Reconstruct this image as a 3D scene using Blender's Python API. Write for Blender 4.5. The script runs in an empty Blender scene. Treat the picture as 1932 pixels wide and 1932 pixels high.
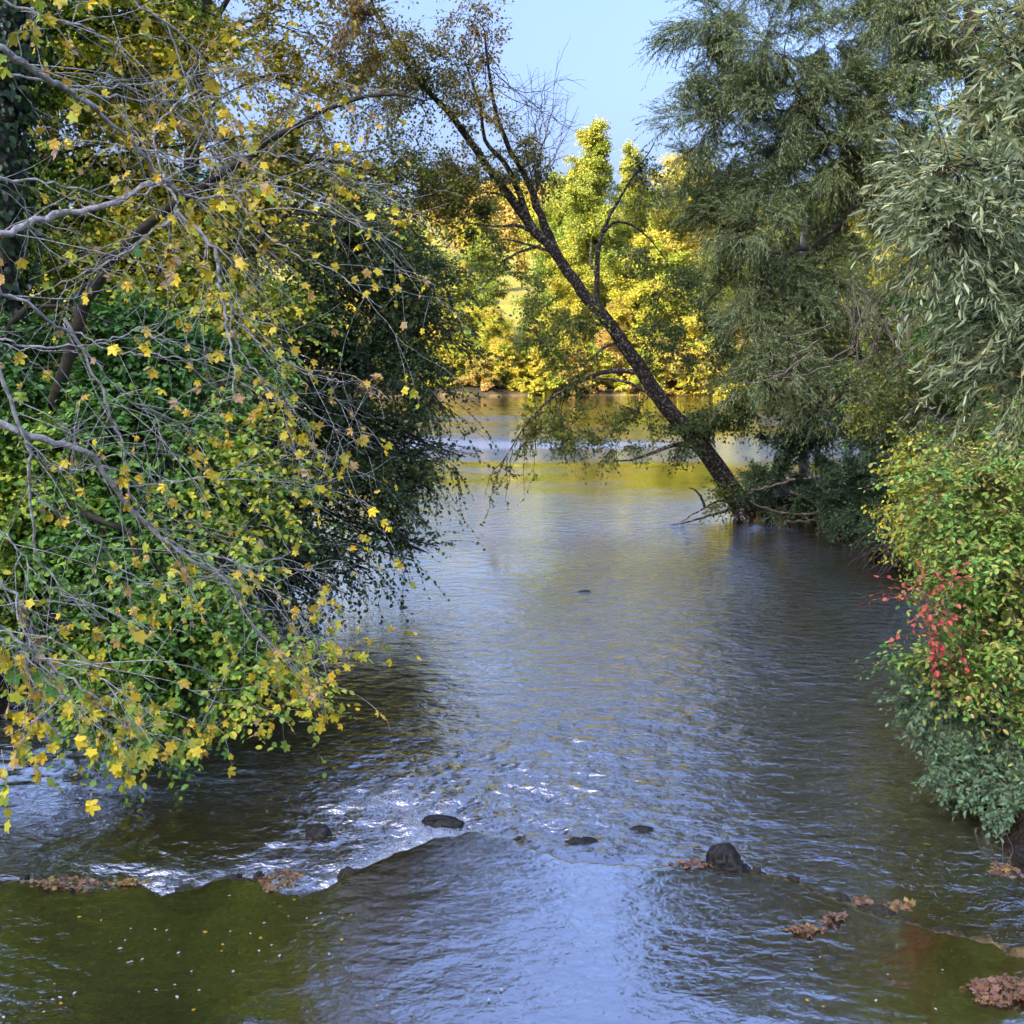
import bpy, bmesh, math
import numpy as np
from math import radians as R
from mathutils import Vector

rng = np.random.default_rng(11)
SC = bpy.context.scene
COL = SC.collection

# ------------------------------------------------------------------ camera, sky, sun, exposure
CAM_H = 5.0
PITCH = R(8.7)
FOV = R(53)
cam = bpy.data.cameras.new("camera")
cam.sensor_fit = 'AUTO'
cam.angle = FOV
cam.clip_start = 0.1
cam.clip_end = 4000
camo = bpy.data.objects.new("camera", cam)
COL.objects.link(camo)
camo.location = (0, 0, CAM_H)
camo.rotation_euler = (math.pi / 2 - PITCH, 0, 0)
SC.camera = camo

SUN_EL, SUN_AZ = R(25), R(-128)          # azimuth from +Y towards +X: behind the camera, on the left
world = bpy.data.worlds.new("World")
SC.world = world
world.use_nodes = True
wn = world.node_tree
sky = wn.nodes.new('ShaderNodeTexSky')
sky.sky_type = 'NISHITA'
sky.sun_disc = False
sky.sun_elevation = SUN_EL
sky.sun_rotation = SUN_AZ
sky.air_density = 1.0
sky.dust_density = 10.0
sky.ozone_density = 1.6
tintn = wn.nodes.new('ShaderNodeMix')
tintn.data_type = 'RGBA'
tintn.blend_type = 'MULTIPLY'
tintn.inputs[0].default_value = 1.0
tintn.inputs['B'].default_value = (.84, .91, 1.22, 1)
wn.links.new(sky.outputs[0], tintn.inputs['A'])
wn.links.new(tintn.outputs['Result'], wn.nodes['Background'].inputs[0])
wn.nodes['Background'].inputs[1].default_value = 0.15

sun = bpy.data.lights.new("sun", 'SUN')
sun.energy = 3.0
sun.angle = R(0.5)
sun.color = (1.0, 0.90, 0.72)
suno = bpy.data.objects.new("sun", sun)
COL.objects.link(suno)
sdir = Vector((math.sin(SUN_AZ) * math.cos(SUN_EL), math.cos(SUN_AZ) * math.cos(SUN_EL), math.sin(SUN_EL)))
suno.rotation_euler = sdir.to_track_quat('Z', 'Y').to_euler()
suno.location = (-60, -60, 60)

SC.view_settings.view_transform = 'Standard'
SC.view_settings.look = 'None'
SC.view_settings.gamma = 1
SC.view_settings.exposure = 2.0
SC.render.engine = 'CYCLES'
cy = SC.cycles
cy.use_denoising = True
cy.max_bounces = 6
cy.diffuse_bounces = 2
cy.adaptive_threshold = 0.02
cy.glossy_bounces = 3
cy.transmission_bounces = 4
cy.transparent_max_bounces = 6
cy.caustics_reflective = False
cy.caustics_refractive = False
cy.sample_clamp_indirect = 4.0

# ------------------------------------------------------------------ photo geometry helpers
FP = 966 / math.tan(FOV / 2)
_cp, _sp = math.cos(PITCH), math.sin(PITCH)


def ray(px, py):
    x, y = (px - 966) / FP, -(py - 966) / FP
    return np.array([x, y * _sp + _cp, y * _cp - _sp])


def P(px, py, Y):
    d = ray(px, py)
    return np.array([0, 0, CAM_H]) + d * (Y / d[1])


def W(px, py, z=0.0):
    d = ray(px, py)
    return np.array([0, 0, CAM_H]) + d * ((z - CAM_H) / d[2])


def smooth(a, b, x):
    t = np.clip((x - a) / (b - a), 0, 1)
    return t * t * (3 - 2 * t)


def unit(v):
    return v / np.maximum(np.linalg.norm(v, axis=-1, keepdims=True), 1e-9)


class Waves:
    """smooth pseudo noise, about -1..1, from random sine waves"""
    def __init__(self, seed, n=24, lo=1.0, hi=3.0, dim=3, aniso=None):
        r = np.random.default_rng(seed)
        k = unit(r.normal(size=(n, dim)))
        f = np.exp(r.uniform(np.log(lo), np.log(hi), n))
        self.k = k * f[:, None]
        if aniso is not None:
            self.k = self.k * np.array(aniso)
        self.p = r.uniform(0, 6.283, n)
        self.a = (lo / f) ** 0.5
        self.a /= np.sqrt((self.a ** 2).sum() / 2) * 1.7

    def __call__(self, *c):
        c = [np.asarray(q, float) for q in c]
        out = np.zeros(np.broadcast(*c).shape)
        for k, p, a in zip(self.k, self.p, self.a):
            s = p
            for q, kk in zip(c, k):
                s = s + q * kk
            out = out + a * np.sin(s)
        return out


TONE = Waves(3, 18, 0.5, 2.5)


# ------------------------------------------------------------------ mesh helpers
def mesh(name, V, polys, mat, cols=None, smoothed=False, attrs=None, mat_idx=None):
    """polys: list of (n,k) index arrays"""
    me = bpy.data.meshes.new(name)
    V = np.ascontiguousarray(V, dtype=np.float32)
    me.vertices.add(len(V))
    me.vertices.foreach_set('co', V.ravel())
    polys = [np.asarray(p, dtype=np.int32) for p in polys if len(p)]
    lv = np.concatenate([p.ravel() for p in polys])
    tot = np.concatenate([np.full(len(p), p.shape[1], np.int32) for p in polys])
    st = np.concatenate([[0], np.cumsum(tot)[:-1]]).astype(np.int32)
    me.loops.add(len(lv))
    me.loops.foreach_set('vertex_index', lv)
    me.polygons.add(len(tot))
    me.polygons.foreach_set('loop_start', st)
    me.update(calc_edges=True)
    if smoothed:
        me.polygons.foreach_set('use_smooth', np.ones(len(tot), bool))
    else:
        me.polygons.foreach_set('use_smooth', np.zeros(len(tot), bool))
    mats = mat if isinstance(mat, (list, tuple)) else [mat]
    for m in mats:
        me.materials.append(m)
    if mat_idx is not None:
        me.polygons.foreach_set('material_index', mat_idx.astype(np.int32))
    if cols is not None:
        a = me.attributes.new('tint', 'FLOAT_COLOR', 'POINT')
        c4 = np.ones((len(V), 4), np.float32)
        c4[:, :3] = cols
        a.data.foreach_set('color', c4.ravel())
    for k, v in (attrs or {}).items():
        a = me.attributes.new(k, 'FLOAT', 'POINT')
        a.data.foreach_set('value', np.ascontiguousarray(v, dtype=np.float32).ravel())
    me.update()
    return me


def obj(name, me, parent=None, loc=(0, 0, 0)):
    o = bpy.data.objects.new(name, me)
    COL.objects.link(o)
    o.location = loc
    if parent is not None:
        o.parent = parent
    return o


def tag(o, label=None, cat=None, group=None, kind=None):
    if label: o['label'] = label
    if cat: o['category'] = cat
    if group: o['group'] = group
    if kind: o['kind'] = kind
    return o


def thing(name, label, cat, loc=(0, 0, 0), group=None):
    o = bpy.data.objects.new(name, None)
    COL.objects.link(o)
    o.empty_display_size = 0.3
    o.location = loc
    return tag(o, label, cat, group)


def dup(root, loc, rz=0.0, scale=1.0, label=None, group=None):
    r = root.copy()
    COL.objects.link(r)
    r.location = loc
    r.rotation_euler = (0, 0, rz)
    r.scale = scale if hasattr(scale, '__len__') else (scale,) * 3
    if label: r['label'] = label
    if group: r['group'] = group
    for ch in list(root.children):
        c = ch.copy()
        COL.objects.link(c)
        c.parent = r
    return r


def crom(pts, n):
    """Catmull-Rom resample of a polyline to n points"""
    p = np.asarray(pts, float)
    if len(p) == 2:
        t = np.linspace(0, 1, n)[:, None]
        return p[0] * (1 - t) + p[1] * t
    q = np.vstack([2 * p[0] - p[1], p, 2 * p[-1] - p[-2]])
    u = np.linspace(0, len(p) - 1 - 1e-6, n)
    i = u.astype(int)
    t = (u - i)[:, None]
    a, b, c, d = q[i], q[i + 1], q[i + 2], q[i + 3]
    return 0.5 * (2 * b + (c - a) * t + (2 * a - 5 * b + 4 * c - d) * t ** 2 + (3 * b - a - 3 * c + d) * t ** 3)


class Geo:
    def __init__(self):
        self.V, self.Q, self.T, self.C, self.n = [], [], [], [], 0

    def add(self, V, quads=None, tris=None, col=None):
        V = np.asarray(V, float).reshape(-1, 3)
        self.V.append(V)
        if quads is not None and len(quads): self.Q.append(np.asarray(quads) + self.n)
        if tris is not None and len(tris): self.T.append(np.asarray(tris) + self.n)
        if col is not None: self.C.append(np.asarray(col, float).reshape(-1, 3))
        self.n += len(V)

    def tubes(self, pts, rad, sides=5):
        """pts (M,N,3), rad (M,N)"""
        pts, rad = np.asarray(pts, float), np.asarray(rad, float)
        if pts.ndim == 2: pts, rad = pts[None], rad[None]
        M, N, _ = pts.shape
        if M == 0: return
        t = unit(np.gradient(pts, axis=1))
        ch = np.abs(pts[:, -1] - pts[:, 0])
        ref = np.eye(3)[ch.argmin(1)][:, None, :]
        u = unit(np.cross(t, np.broadcast_to(ref, t.shape)))
        v = np.cross(t, u)
        a = np.arange(sides) * 2 * np.pi / sides
        V = pts[:, :, None] + rad[:, :, None, None] * (np.cos(a)[:, None] * u[:, :, None] + np.sin(a)[:, None] * v[:, :, None])
        m, n_, s = np.meshgrid(np.arange(M), np.arange(N - 1), np.arange(sides), indexing='ij')
        b = m * N * sides
        s2 = (s + 1) % sides
        q = np.stack([b + n_ * sides + s, b + n_ * sides + s2, b + (n_ + 1) * sides + s2, b + (n_ + 1) * sides + s], -1).reshape(-1, 4)
        self.add(V, q)

    def build(self, name, mat, smoothed=True):
        return mesh(name, np.concatenate(self.V), [np.concatenate(x) for x in (self.Q, self.T) if x], mat,
                    np.concatenate(self.C) if self.C else None, smoothed)


# leaf templates: (verts, quads, tris); x runs along the leaf
OVATE = (np.array([[0, 0, 0], [.3, .29, .06], [.7, .24, .03], [1, 0, -.1], [.7, -.24, .03], [.3, -.29, .06]]), [[0, 1, 2, 3], [0, 3, 4, 5]], [])
ROUND = (np.array([[0, 0, 0], [.22, .36, .08], [.68, .36, .04], [1, 0, -.1], [.68, -.36, .04], [.22, -.36, .08]]), [[0, 1, 2, 3], [0, 3, 4, 5]], [])
DIAMOND = (np.array([[0, 0, 0], [.45, .34, .07], [1, 0, -.06], [.45, -.34, .07]]), [], [[0, 1, 2], [0, 2, 3]])
LANCE = (np.array([[0, 0, 0], [.45, .085, .05], [1, 0, -.14], [.45, -.085, .05]]), [], [[0, 1, 2], [0, 2, 3]])
LANCE_FINE = (np.array([[0, 0, 0], [.25, .06, .05], [.6, .07, .03], [1, 0, -.16], [.6, -.07, .03], [.25, -.06, .05]]), [[0, 1, 2, 3], [0, 3, 4, 5]], [])


def _maple():
    pol = [(-180, .30), (-150, .40), (-128, .52), (-118, .44), (-100, .36), (-82, .44), (-60, .60), (-48, .50), (-30, .36), (-16, .50), (0, .66),
           (16, .50), (30, .36), (48, .50), (60, .60), (82, .44), (100, .36), (118, .44), (128, .52), (150, .40)]
    v = [(0.32, 0, 0.06)]
    for a, r in pol:
        x, y = .32 + r * math.cos(R(a)), r * math.sin(R(a))
        v.append((x, y, 0.22 * abs(y) * (1 if r < .4 else -1.2) - .16 * r * r))
    n = len(pol)
    v += [(-.45, .012, -.08), (-.45, -.012, -.08)]
    t = [[0, 1 + i, 1 + (i + 1) % n] for i in range(n)]
    t += [[0, n + 1, n + 2]]
    return np.array(v), [], t


MAPLE = _maple()


def palette(stops, g):
    s = np.array(stops, float)
    x = np.linspace(0, 1, len(s))
    return np.stack([np.interp(g, x, s[:, i]) for i in range(3)], -1)


def add_leaves(geo, tmpl, pos, d, nrm, size, col):
    tv, tq, tt = tmpl
    N, k = len(pos), len(tv)
    if N == 0: return
    x = unit(d)
    z = unit(nrm - (nrm * x).sum(-1, keepdims=True) * x)
    y = np.cross(z, x)
    curl = rng.uniform(-0.6, 2.0, (N, 1, 1))
    wid = rng.uniform(0.75, 1.1, (N, 1, 1))
    V = pos[:, None] + size[:, None, None] * (tv[None, :, 0:1] * x[:, None] + wid * tv[None, :, 1:2] * y[:, None] + curl * tv[None, :, 2:3] * z[:, None])
    off = (np.arange(N) * k)[:, None, None]
    q = (np.array(tq)[None] + off).reshape(-1, 4) if len(tq) else None
    t = (np.array(tt)[None] + off).reshape(-1, 3) if len(tt) else None
    geo.add(V, q, t, np.repeat(col, k, axis=0))


def sprays(wood, leaf, b, d, spec, tone):
    """leafy twigs: b (M,3) start, d (M,3) direction"""
    M = len(b)
    if M == 0: return
    k = spec['k']
    L = rng.uniform(*spec['L'], M)
    t = (np.arange(k)[None] + rng.uniform(0.1, 0.9, (M, k))) / k
    t = spec.get('t0', 0.1) + (1 - spec.get('t0', 0.1)) * t
    down = np.array([0, 0, -1.0])
    sag = spec.get('sag', 0.3)

    def spine(tt):
        return b[:, None] + d[:, None] * (L[:, None] * tt)[..., None] + down * (sag * L[:, None] * tt ** 2)[..., None]
    if spec.get('twigs', True):
        tt = np.broadcast_to(np.linspace(0, 1, 4), (M, 4))
        wood.tubes(spine(tt), np.linspace(1, .35, 4)[None] * np.full((M, 1), spec.get('tw', .003)), 3)
    keep = rng.uniform(size=(M, k)) < spec.get('keep', 1.0)
    pos = spine(t)
    tan = unit(d[:, None] + down * (2 * sag * t)[..., None])
    side = np.cross(tan, np.array([0.1, 0.05, 1.0]))
    side = unit(side + rng.normal(size=(M, k, 3)) * 0.35)
    sgn = np.where((np.arange(k) % 2)[None] == 0, 1, -1)[..., None]
    ld = unit(tan * spec.get('fwd', .6) + side * sgn * spec.get('spread', .8) + rng.normal(size=(M, k, 3)) * .3 + down * spec.get('hang', .3))
    nr = np.array([0, 0, 1.0]) * spec.get('flat', 1.0) + rng.normal(size=(M, k, 3)) * spec.get('ruffle', .55)
    pos = pos + side * sgn * rng.uniform(0, spec.get('out', 0.0), (M, k, 1))
    sz = spec['size'] * rng.uniform(.5, 1.3, (M, k))
    g = np.clip(tone[:, None] + rng.normal(size=(M, k)) * spec.get('gj', .16), 0, 1)
    c = palette(spec['pal'], g) * rng.uniform(.72, 1.22, (M, k, 1))
    add_leaves(leaf, spec['leaf'], pos[keep], ld[keep], nr[keep], sz[keep], c[keep])


def grow(wood, leaf, skel, blobs, spec, sides=6, bare=0.0):
    """skel: list of (pts (n,3), radii (n)); blobs: (centre, radii, n_sub, n_spray[, tone])"""
    for p, r in skel:
        wood.tubes(p, r, sides + 3)
    sp = np.concatenate([p for p, r in skel])
    sr = np.concatenate([r for p, r in skel])
    arch = spec.get('arch', .15)
    for bl in blobs:
        c, r, ns, nq = np.asarray(bl[0], float), np.asarray(bl[1], float), bl[2], int(bl[3] * spec.get('dens', 1.0))
        dist = np.linalg.norm(sp - c, axis=1) + 1.2 * np.maximum(0, sp[:, 2] - c[2]) * spec.get('up', .3)
        i = dist.argmin()
        s = sp[i]
        D = np.linalg.norm(c - s)
        mid = (s + c) / 2 + np.array([0, 0, arch * D]) + rng.normal(size=3) * .08 * D
        limb = crom([s, mid, c], 10)
        limb[1:-1] += rng.normal(size=(8, 3)) * .012 * D
        r0 = min(sr[i] * .7, .010 + .012 * D)
        lr = np.linspace(r0, r0 * .22, 10)
        wood.tubes(limb, lr, sides)
        if ns == 0: continue
        t = rng.uniform(.3, 1, ns)
        ii = np.clip((t * 9).astype(int), 0, 9)
        st = limb[ii]
        u = unit(rng.normal(size=(ns, 3))) * rng.uniform(0.15, 1, (ns, 1)) ** .42 * rng.uniform(.8, 1.22, (ns, 1))
        en = c + u * r
        md = (st + en) / 2 + rng.normal(size=(ns, 3)) * .08 * r.mean() + np.array([0, 0, arch * .5 * r.mean()])
        tt = np.linspace(0, 1, 6)[None, :, None]
        sub = st[:, None] * (1 - tt) ** 2 + 2 * md[:, None] * tt * (1 - tt) + en[:, None] * tt ** 2
        sub[:, 1:] += rng.normal(size=(ns, 5, 3)) * .02 * r.mean()
        srad = np.maximum(lr[ii] * .5, spec.get('tw', .003) * 1.3)[:, None] * np.linspace(1, .35, 6)[None]
        if spec.get('subs', True):
            wood.tubes(sub, srad, max(3, sides - 2))
        if nq == 0: continue
        j = rng.integers(0, ns, nq)
        tq = rng.uniform(.25, 1, nq)
        f = tq * 5
        i0 = np.minimum(f.astype(int), 4)
        fr = (f - i0)[:, None]
        b = sub[j, i0] * (1 - fr) + sub[j, i0 + 1] * fr
        sd = unit(sub[j, i0 + 1] - sub[j, i0])
        out = unit((b - c) / r)
        d = unit(out * spec.get('outw', .7) + sd * .5 + rng.normal(size=(nq, 3)) * .55 + np.array([0, 0, spec.get('lift', 0.0)]))
        ns_ = spec.get('ns', 1.0)
        base_t = (bl[4] if len(bl) > 4 else spec.get('tone', .5)) + spec.get('shift', 0)
        tone = base_t + spec.get('tv', .28) * TONE(b[:, 0] * ns_, b[:, 1] * ns_, b[:, 2] * ns_) + rng.normal(size=nq) * .1
        sprays(wood, leaf, b, d, spec, tone)


def limb(pts, r0, r1, n=20, wob=0.0):
    p = crom(pts, n)
    if wob:
        p[1:-1] += rng.normal(size=(n - 2, 3)) * wob
    return p, np.linspace(r0, r1, n)


def PB(px, py, Y, rx, ry, rd=None):
    """blob seen at (px,py) at distance Y with half sizes rx, ry in photo pixels"""
    s = Y / FP
    return P(px, py, Y), np.array([rx * s, (rd if rd is not None else (rx + ry) / 2 * s), ry * s])


def finish(name, label, cat, base, wood, leaf, bark, leafmat, group=None, crown='crown', trunk='trunk'):
    root = thing(name, label, cat, base, group)
    b = np.asarray(base, float)
    if wood.n:
        for i in range(len(wood.V)): wood.V[i] = wood.V[i] - b
        obj(trunk, wood.build(trunk, bark), root)
    if leaf.n:
        for i in range(len(leaf.V)): leaf.V[i] = leaf.V[i] - b
        obj(crown, leaf.build(crown, leafmat, False), root)
    return root


# ------------------------------------------------------------------ materials
def nmat(name):
    m = bpy.data.materials.new(name)
    m.use_nodes = True
    nt = m.node_tree
    nt.nodes.clear()
    out = nt.nodes.new('ShaderNodeOutputMaterial')

    def N(t, **kw):
        nd = nt.nodes.new(t)
        for k, v in kw.items():
            if k.startswith('i_'):
                key = k[2:]
                nd.inputs[int(key) if key.isdigit() else key].default_value = v
            else:
                setattr(nd, k, v)
        return nd
    return m, nt, N, nt.links.new, out


def ramp(N, stops):
    r = N('ShaderNodeValToRGB')
    e = r.color_ramp.elements
    e[0].position, e[0].color = stops[0][0], (*stops[0][1], 1)
    e[1].position, e[1].color = stops[-1][0], (*stops[-1][1], 1)
    for p, c in stops[1:-1]:
        x = e.new(p)
        x.color = (*c, 1)
    return r


def leaf_mat(name, trans=.35, rough=.5, back=None, spec=.3):
    m, nt, N, link, out = nmat(name)
    at = N('ShaderNodeAttribute', attribute_name='tint')
    col = at.outputs['Color']
    if back is not None:
        g = N('ShaderNodeNewGeometry')
        mx = N('ShaderNodeMix', data_type='RGBA')
        link(g.outputs['Backfacing'], mx.inputs[0])
        link(col, mx.inputs['A'])
        mx.inputs['B'].default_value = (*back, 1)
        col = mx.outputs['Result']
    p = N('ShaderNodeBsdfPrincipled')
    p.inputs['Roughness'].default_value = rough
    p.inputs['Specular IOR Level'].default_value = spec
    link(col, p.inputs['Base Color'])
    t = N('ShaderNodeBsdfTranslucent')
    link(col, t.inputs['Color'])
    ms = N('ShaderNodeMixShader')
    ms.inputs[0].default_value = trans
    link(p.outputs[0], ms.inputs[1])
    link(t.outputs[0], ms.inputs[2])
    link(ms.outputs[0], out.inputs[0])
    return m


def bark_mat(name, dark, light, lichen=None, scale=8.0, thr=.58):
    m, nt, N, link, out = nmat(name)
    tc = N('ShaderNodeTexCoord')
    n1 = N('ShaderNodeTexNoise', i_Scale=scale, i_Detail=5.0)
    link(tc.outputs['Object'], n1.inputs['Vector'])
    r = ramp(N, [(.35, dark), (.7, light)])
    link(n1.outputs['Fac'], r.inputs[0])
    col = r.outputs[0]
    if lichen is not None:
        n2 = N('ShaderNodeTexNoise', i_Scale=scale * 1.7, i_Detail=3.0)
        link(tc.outputs['Object'], n2.inputs['Vector'])
        r2 = ramp(N, [(thr, (0, 0, 0)), (thr + .08, (1, 1, 1))])
        link(n2.outputs['Fac'], r2.inputs[0])
        mx = N('ShaderNodeMix', data_type='RGBA')
        link(r2.outputs[0], mx.inputs[0])
        link(col, mx.inputs['A'])
        mx.inputs['B'].default_value = (*lichen, 1)
        col = mx.outputs['Result']
    p = N('ShaderNodeBsdfPrincipled', i_Roughness=.9)
    link(col, p.inputs['Base Color'])
    b = N('ShaderNodeBump', i_Strength=.6, i_Distance=.02)
    link(n1.outputs['Fac'], b.inputs['Height'])
    link(b.outputs[0], p.inputs['Normal'])
    link(p.outputs[0], out.inputs[0])
    return m


M_LEAF = leaf_mat('autumn_leaf', .36)
M_NEARLEAF = leaf_mat('thick_leaf', .12, .45, spec=.35)
M_DARKLEAF = leaf_mat('dark_leaf', .25, .4, spec=.45)
M_WILLOW = leaf_mat('willow_leaf', .14, .45, back=(.38, .46, .24), spec=.35)
M_DRYLEAF = leaf_mat('fallen_leaf', .12, .6)
M_PALE = bark_mat('pale_twig_bark', (.24, .22, .19), (.70, .67, .60), (.62, .64, .52), 22.0, .56)
M_BARK = bark_mat('dark_bark', (.022, .017, .013), (.10, .08, .06), None, 9.0)
M_LICHEN = bark_mat('lichen_bark', (.03, .022, .017), (.10, .075, .055), (.34, .33, .28), 9.0, .55)
M_MOSSY = bark_mat('mossy_bark', (.018, .014, .010), (.07, .06, .03), (.09, .11, .03), 6.0, .58)
M_BIRCH = bark_mat('white_bark', (.16, .14, .12), (.55, .52, .47), None, 5.0)
M_DEAD = bark_mat('dead_wood', (.14, .10, .08), (.34, .26, .21), None, 10.0)


def ground_mat():
    m, nt, N, link, out = nmat('bank_and_bed')
    tc = N('ShaderNodeTexCoord')
    geo = N('ShaderNodeNewGeometry')
    sep = N('ShaderNodeSeparateXYZ')
    link(geo.outputs['Position'], sep.inputs[0])
    at = N('ShaderNodeAttribute', attribute_name='zone')      # 0 bed, 1 bank soil, 2 sunny meadow slope
    n1 = N('ShaderNodeTexNoise', i_Scale=2.2, i_Detail=6.0, i_Roughness=.65)
    n2 = N('ShaderNodeTexNoise', i_Scale=9.0, i_Detail=5.0, i_Roughness=.7)
    vo = N('ShaderNodeTexVoronoi', i_Scale=14.0)
    n4 = N('ShaderNodeTexNoise', i_Scale=.09, i_Detail=8.0, i_Roughness=.7)
    for n in (n1, n2, vo, n4): link(tc.outputs['Object'], n.inputs['Vector'])
    bed = ramp(N, [(.34, (.06, .045, .016)), (.5, (.28, .20, .075)), (.66, (.60, .45, .20))])
    ad = N('ShaderNodeMath', operation='ADD')
    m1 = N('ShaderNodeMath', operation='MULTIPLY', i_1=.45)
    m2 = N('ShaderNodeMath', operation='MULTIPLY', i_1=.55)
    link(n1.outputs['Fac'], m1.inputs[0])
    link(n2.outputs['Fac'], m2.inputs[0])
    link(m1.outputs[0], ad.inputs[0])
    link(m2.outputs[0], ad.inputs[1])
    link(ad.outputs[0], bed.inputs[0])
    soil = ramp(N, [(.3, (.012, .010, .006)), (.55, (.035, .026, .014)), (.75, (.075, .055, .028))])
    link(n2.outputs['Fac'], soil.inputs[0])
    mead = ramp(N, [(.3, (.13, .12, .022)), (.5, (.25, .22, .04)), (.68, (.16, .20, .03))])
    link(n4.outputs['Fac'], mead.inputs[0])
    z1 = N('ShaderNodeClamp')
    link(at.outputs['Fac'], z1.inputs[0])
    z2 = N('ShaderNodeMath', operation='SUBTRACT', i_1=1.0, use_clamp=True)
    link(at.outputs['Fac'], z2.inputs[0])
    a = N('ShaderNodeMix', data_type='RGBA')
    link(z1.outputs[0], a.inputs[0]); link(bed.outputs[0], a.inputs['A']); link(soil.outputs[0], a.inputs['B'])
    b = N('ShaderNodeMix', data_type='RGBA')
    link(z2.outputs[0], b.inputs[0]); link(a.outputs['Result'], b.inputs['A']); link(mead.outputs[0], b.inputs['B'])
    p = N('ShaderNodeBsdfPrincipled', i_Roughness=.9)
    p.inputs['Specular IOR Level'].default_value = .2
    link(b.outputs['Result'], p.inputs['Base Color'])
    bp = N('ShaderNodeBump', i_Strength=.8, i_Distance=.05)
    link(vo.outputs['Distance'], bp.inputs['Height'])
    link(bp.outputs[0], p.inputs['Normal'])
    link(p.outputs[0], out.inputs[0])
    return m


def water_mat():
    m, nt, N, link, out = nmat('river_water')
    tc = N('ShaderNodeTexCoord')
    chop = N('ShaderNodeAttribute', attribute_name='chop')
    foam = N('ShaderNodeAttribute', attribute_name='foam')

    def noise(sx, sy, sc, det, rough=.55, dist=0.0):
        mp = N('ShaderNodeMapping')
        mp.inputs['Scale'].default_value = (sx, sy, 1)
        link(tc.outputs['Object'], mp.inputs[0])
        n = N('ShaderNodeTexNoise', i_Scale=sc, i_Detail=det, i_Roughness=rough, i_Distortion=dist)
        link(mp.outputs[0], n.inputs['Vector'])
        return n
    n1 = noise(1.0, 1.7, 2.6, 2.0, .5, .3)
    n2 = noise(1.0, 1.5, 8.0, 3.0, .6, .6)
    n3 = noise(.6, 1.0, 0.35, 2.0)
    # calm ripples
    w = N('ShaderNodeMath', operation='MULTIPLY_ADD', i_1=.45)
    link(n2.outputs['Fac'], w.inputs[0]); link(n1.outputs['Fac'], w.inputs[2])
    dist = N('ShaderNodeMath', operation='MULTIPLY_ADD', i_1=.16, i_2=.0)
    link(chop.outputs['Fac'], dist.inputs[0])
    gust = N('ShaderNodeMapRange', i_1=.35, i_2=.65, i_3=.002, i_4=.022)
    link(n3.outputs['Fac'], gust.inputs[0])
    link(gust.outputs[0], dist.inputs[2])
    bp = N('ShaderNodeBump', i_Strength=1.0)
    link(w.outputs[0], bp.inputs['Height'])
    link(dist.outputs[0], bp.inputs['Distance'])
    fz = N('ShaderNodeFresnel', i_IOR=1.9)
    link(bp.outputs[0], fz.inputs['Normal'])
    lw = N('ShaderNodeMapRange', i_1=0.0, i_2=.6, i_3=.43, i_4=.98)
    link(fz.outputs[0], lw.inputs[0])
    gl = N('ShaderNodeBsdfGlossy', i_Roughness=.03)
    gl.inputs['Color'].default_value = (1, 1, 1, 1)
    link(bp.outputs[0], gl.inputs['Normal'])
    tr = N('ShaderNodeBsdfTransparent')
    tr.inputs['Color'].default_value = (.82, .70, .44, 1)
    df = N('ShaderNodeBsdfDiffuse')
    df.inputs['Color'].default_value = (.15, .092, .036, 1)     # suspended silt
    body = N('ShaderNodeMixShader', i_0=.30)
    link(tr.outputs[0], body.inputs[1]); link(df.outputs[0], body.inputs[2])
    mx = N('ShaderNodeMixShader')
    link(lw.outputs[0], mx.inputs[0]); link(body.outputs[0], mx.inputs[1]); link(gl.outputs[0], mx.inputs[2])
    # foam
    f1 = noise(1.2, .6, 22.0, 8.0, .75, 2.5)
    fm = N('ShaderNodeMath', operation='ADD')
    fc = N('ShaderNodeMath', operation='MULTIPLY_ADD', i_1=2.1, i_2=-.55)
    link(f1.outputs['Fac'], fc.inputs[0])
    link(foam.outputs['Fac'], fm.inputs[0]); link(fc.outputs[0], fm.inputs[1])
    fr = N('ShaderNodeMapRange', i_1=1.0, i_2=1.55, i_3=0.0, i_4=.62, interpolation_type='SMOOTHSTEP')
    link(fm.outputs[0], fr.inputs[0])
    fd = N('ShaderNodeBsdfDiffuse')
    fd.inputs['Color'].default_value = (.46, .52, .60, 1)
    mf = N('ShaderNodeMixShader')
    link(fr.outputs[0], mf.inputs[0]); link(mx.outputs[0], mf.inputs[1]); link(fd.outputs[0], mf.inputs[2])
    link(mf.outputs[0], out.inputs[0])
    return m


def rock_mat():
    m, nt, N, link, out = nmat('wet_mossy_rock')
    tc = N('ShaderNodeTexCoord')
    n = N('ShaderNodeTexNoise', i_Scale=9.0, i_Detail=6.0, i_Roughness=.7)
    link(tc.outputs['Object'], n.inputs['Vector'])
    r = ramp(N, [(.35, (.008, .007, .005)), (.55, (.02, .017, .010)), (.72, (.03, .036, .010))])
    link(n.outputs['Fac'], r.inputs[0])
    p = N('ShaderNodeBsdfPrincipled', i_Roughness=.55)
    link(r.outputs[0], p.inputs['Base Color'])
    b = N('ShaderNodeBump', i_Strength=.8, i_Distance=.03)
    link(n.outputs['Fac'], b.inputs['Height']); link(b.outputs[0], p.inputs['Normal'])
    link(p.outputs[0], out.inputs[0])
    return m


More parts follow.
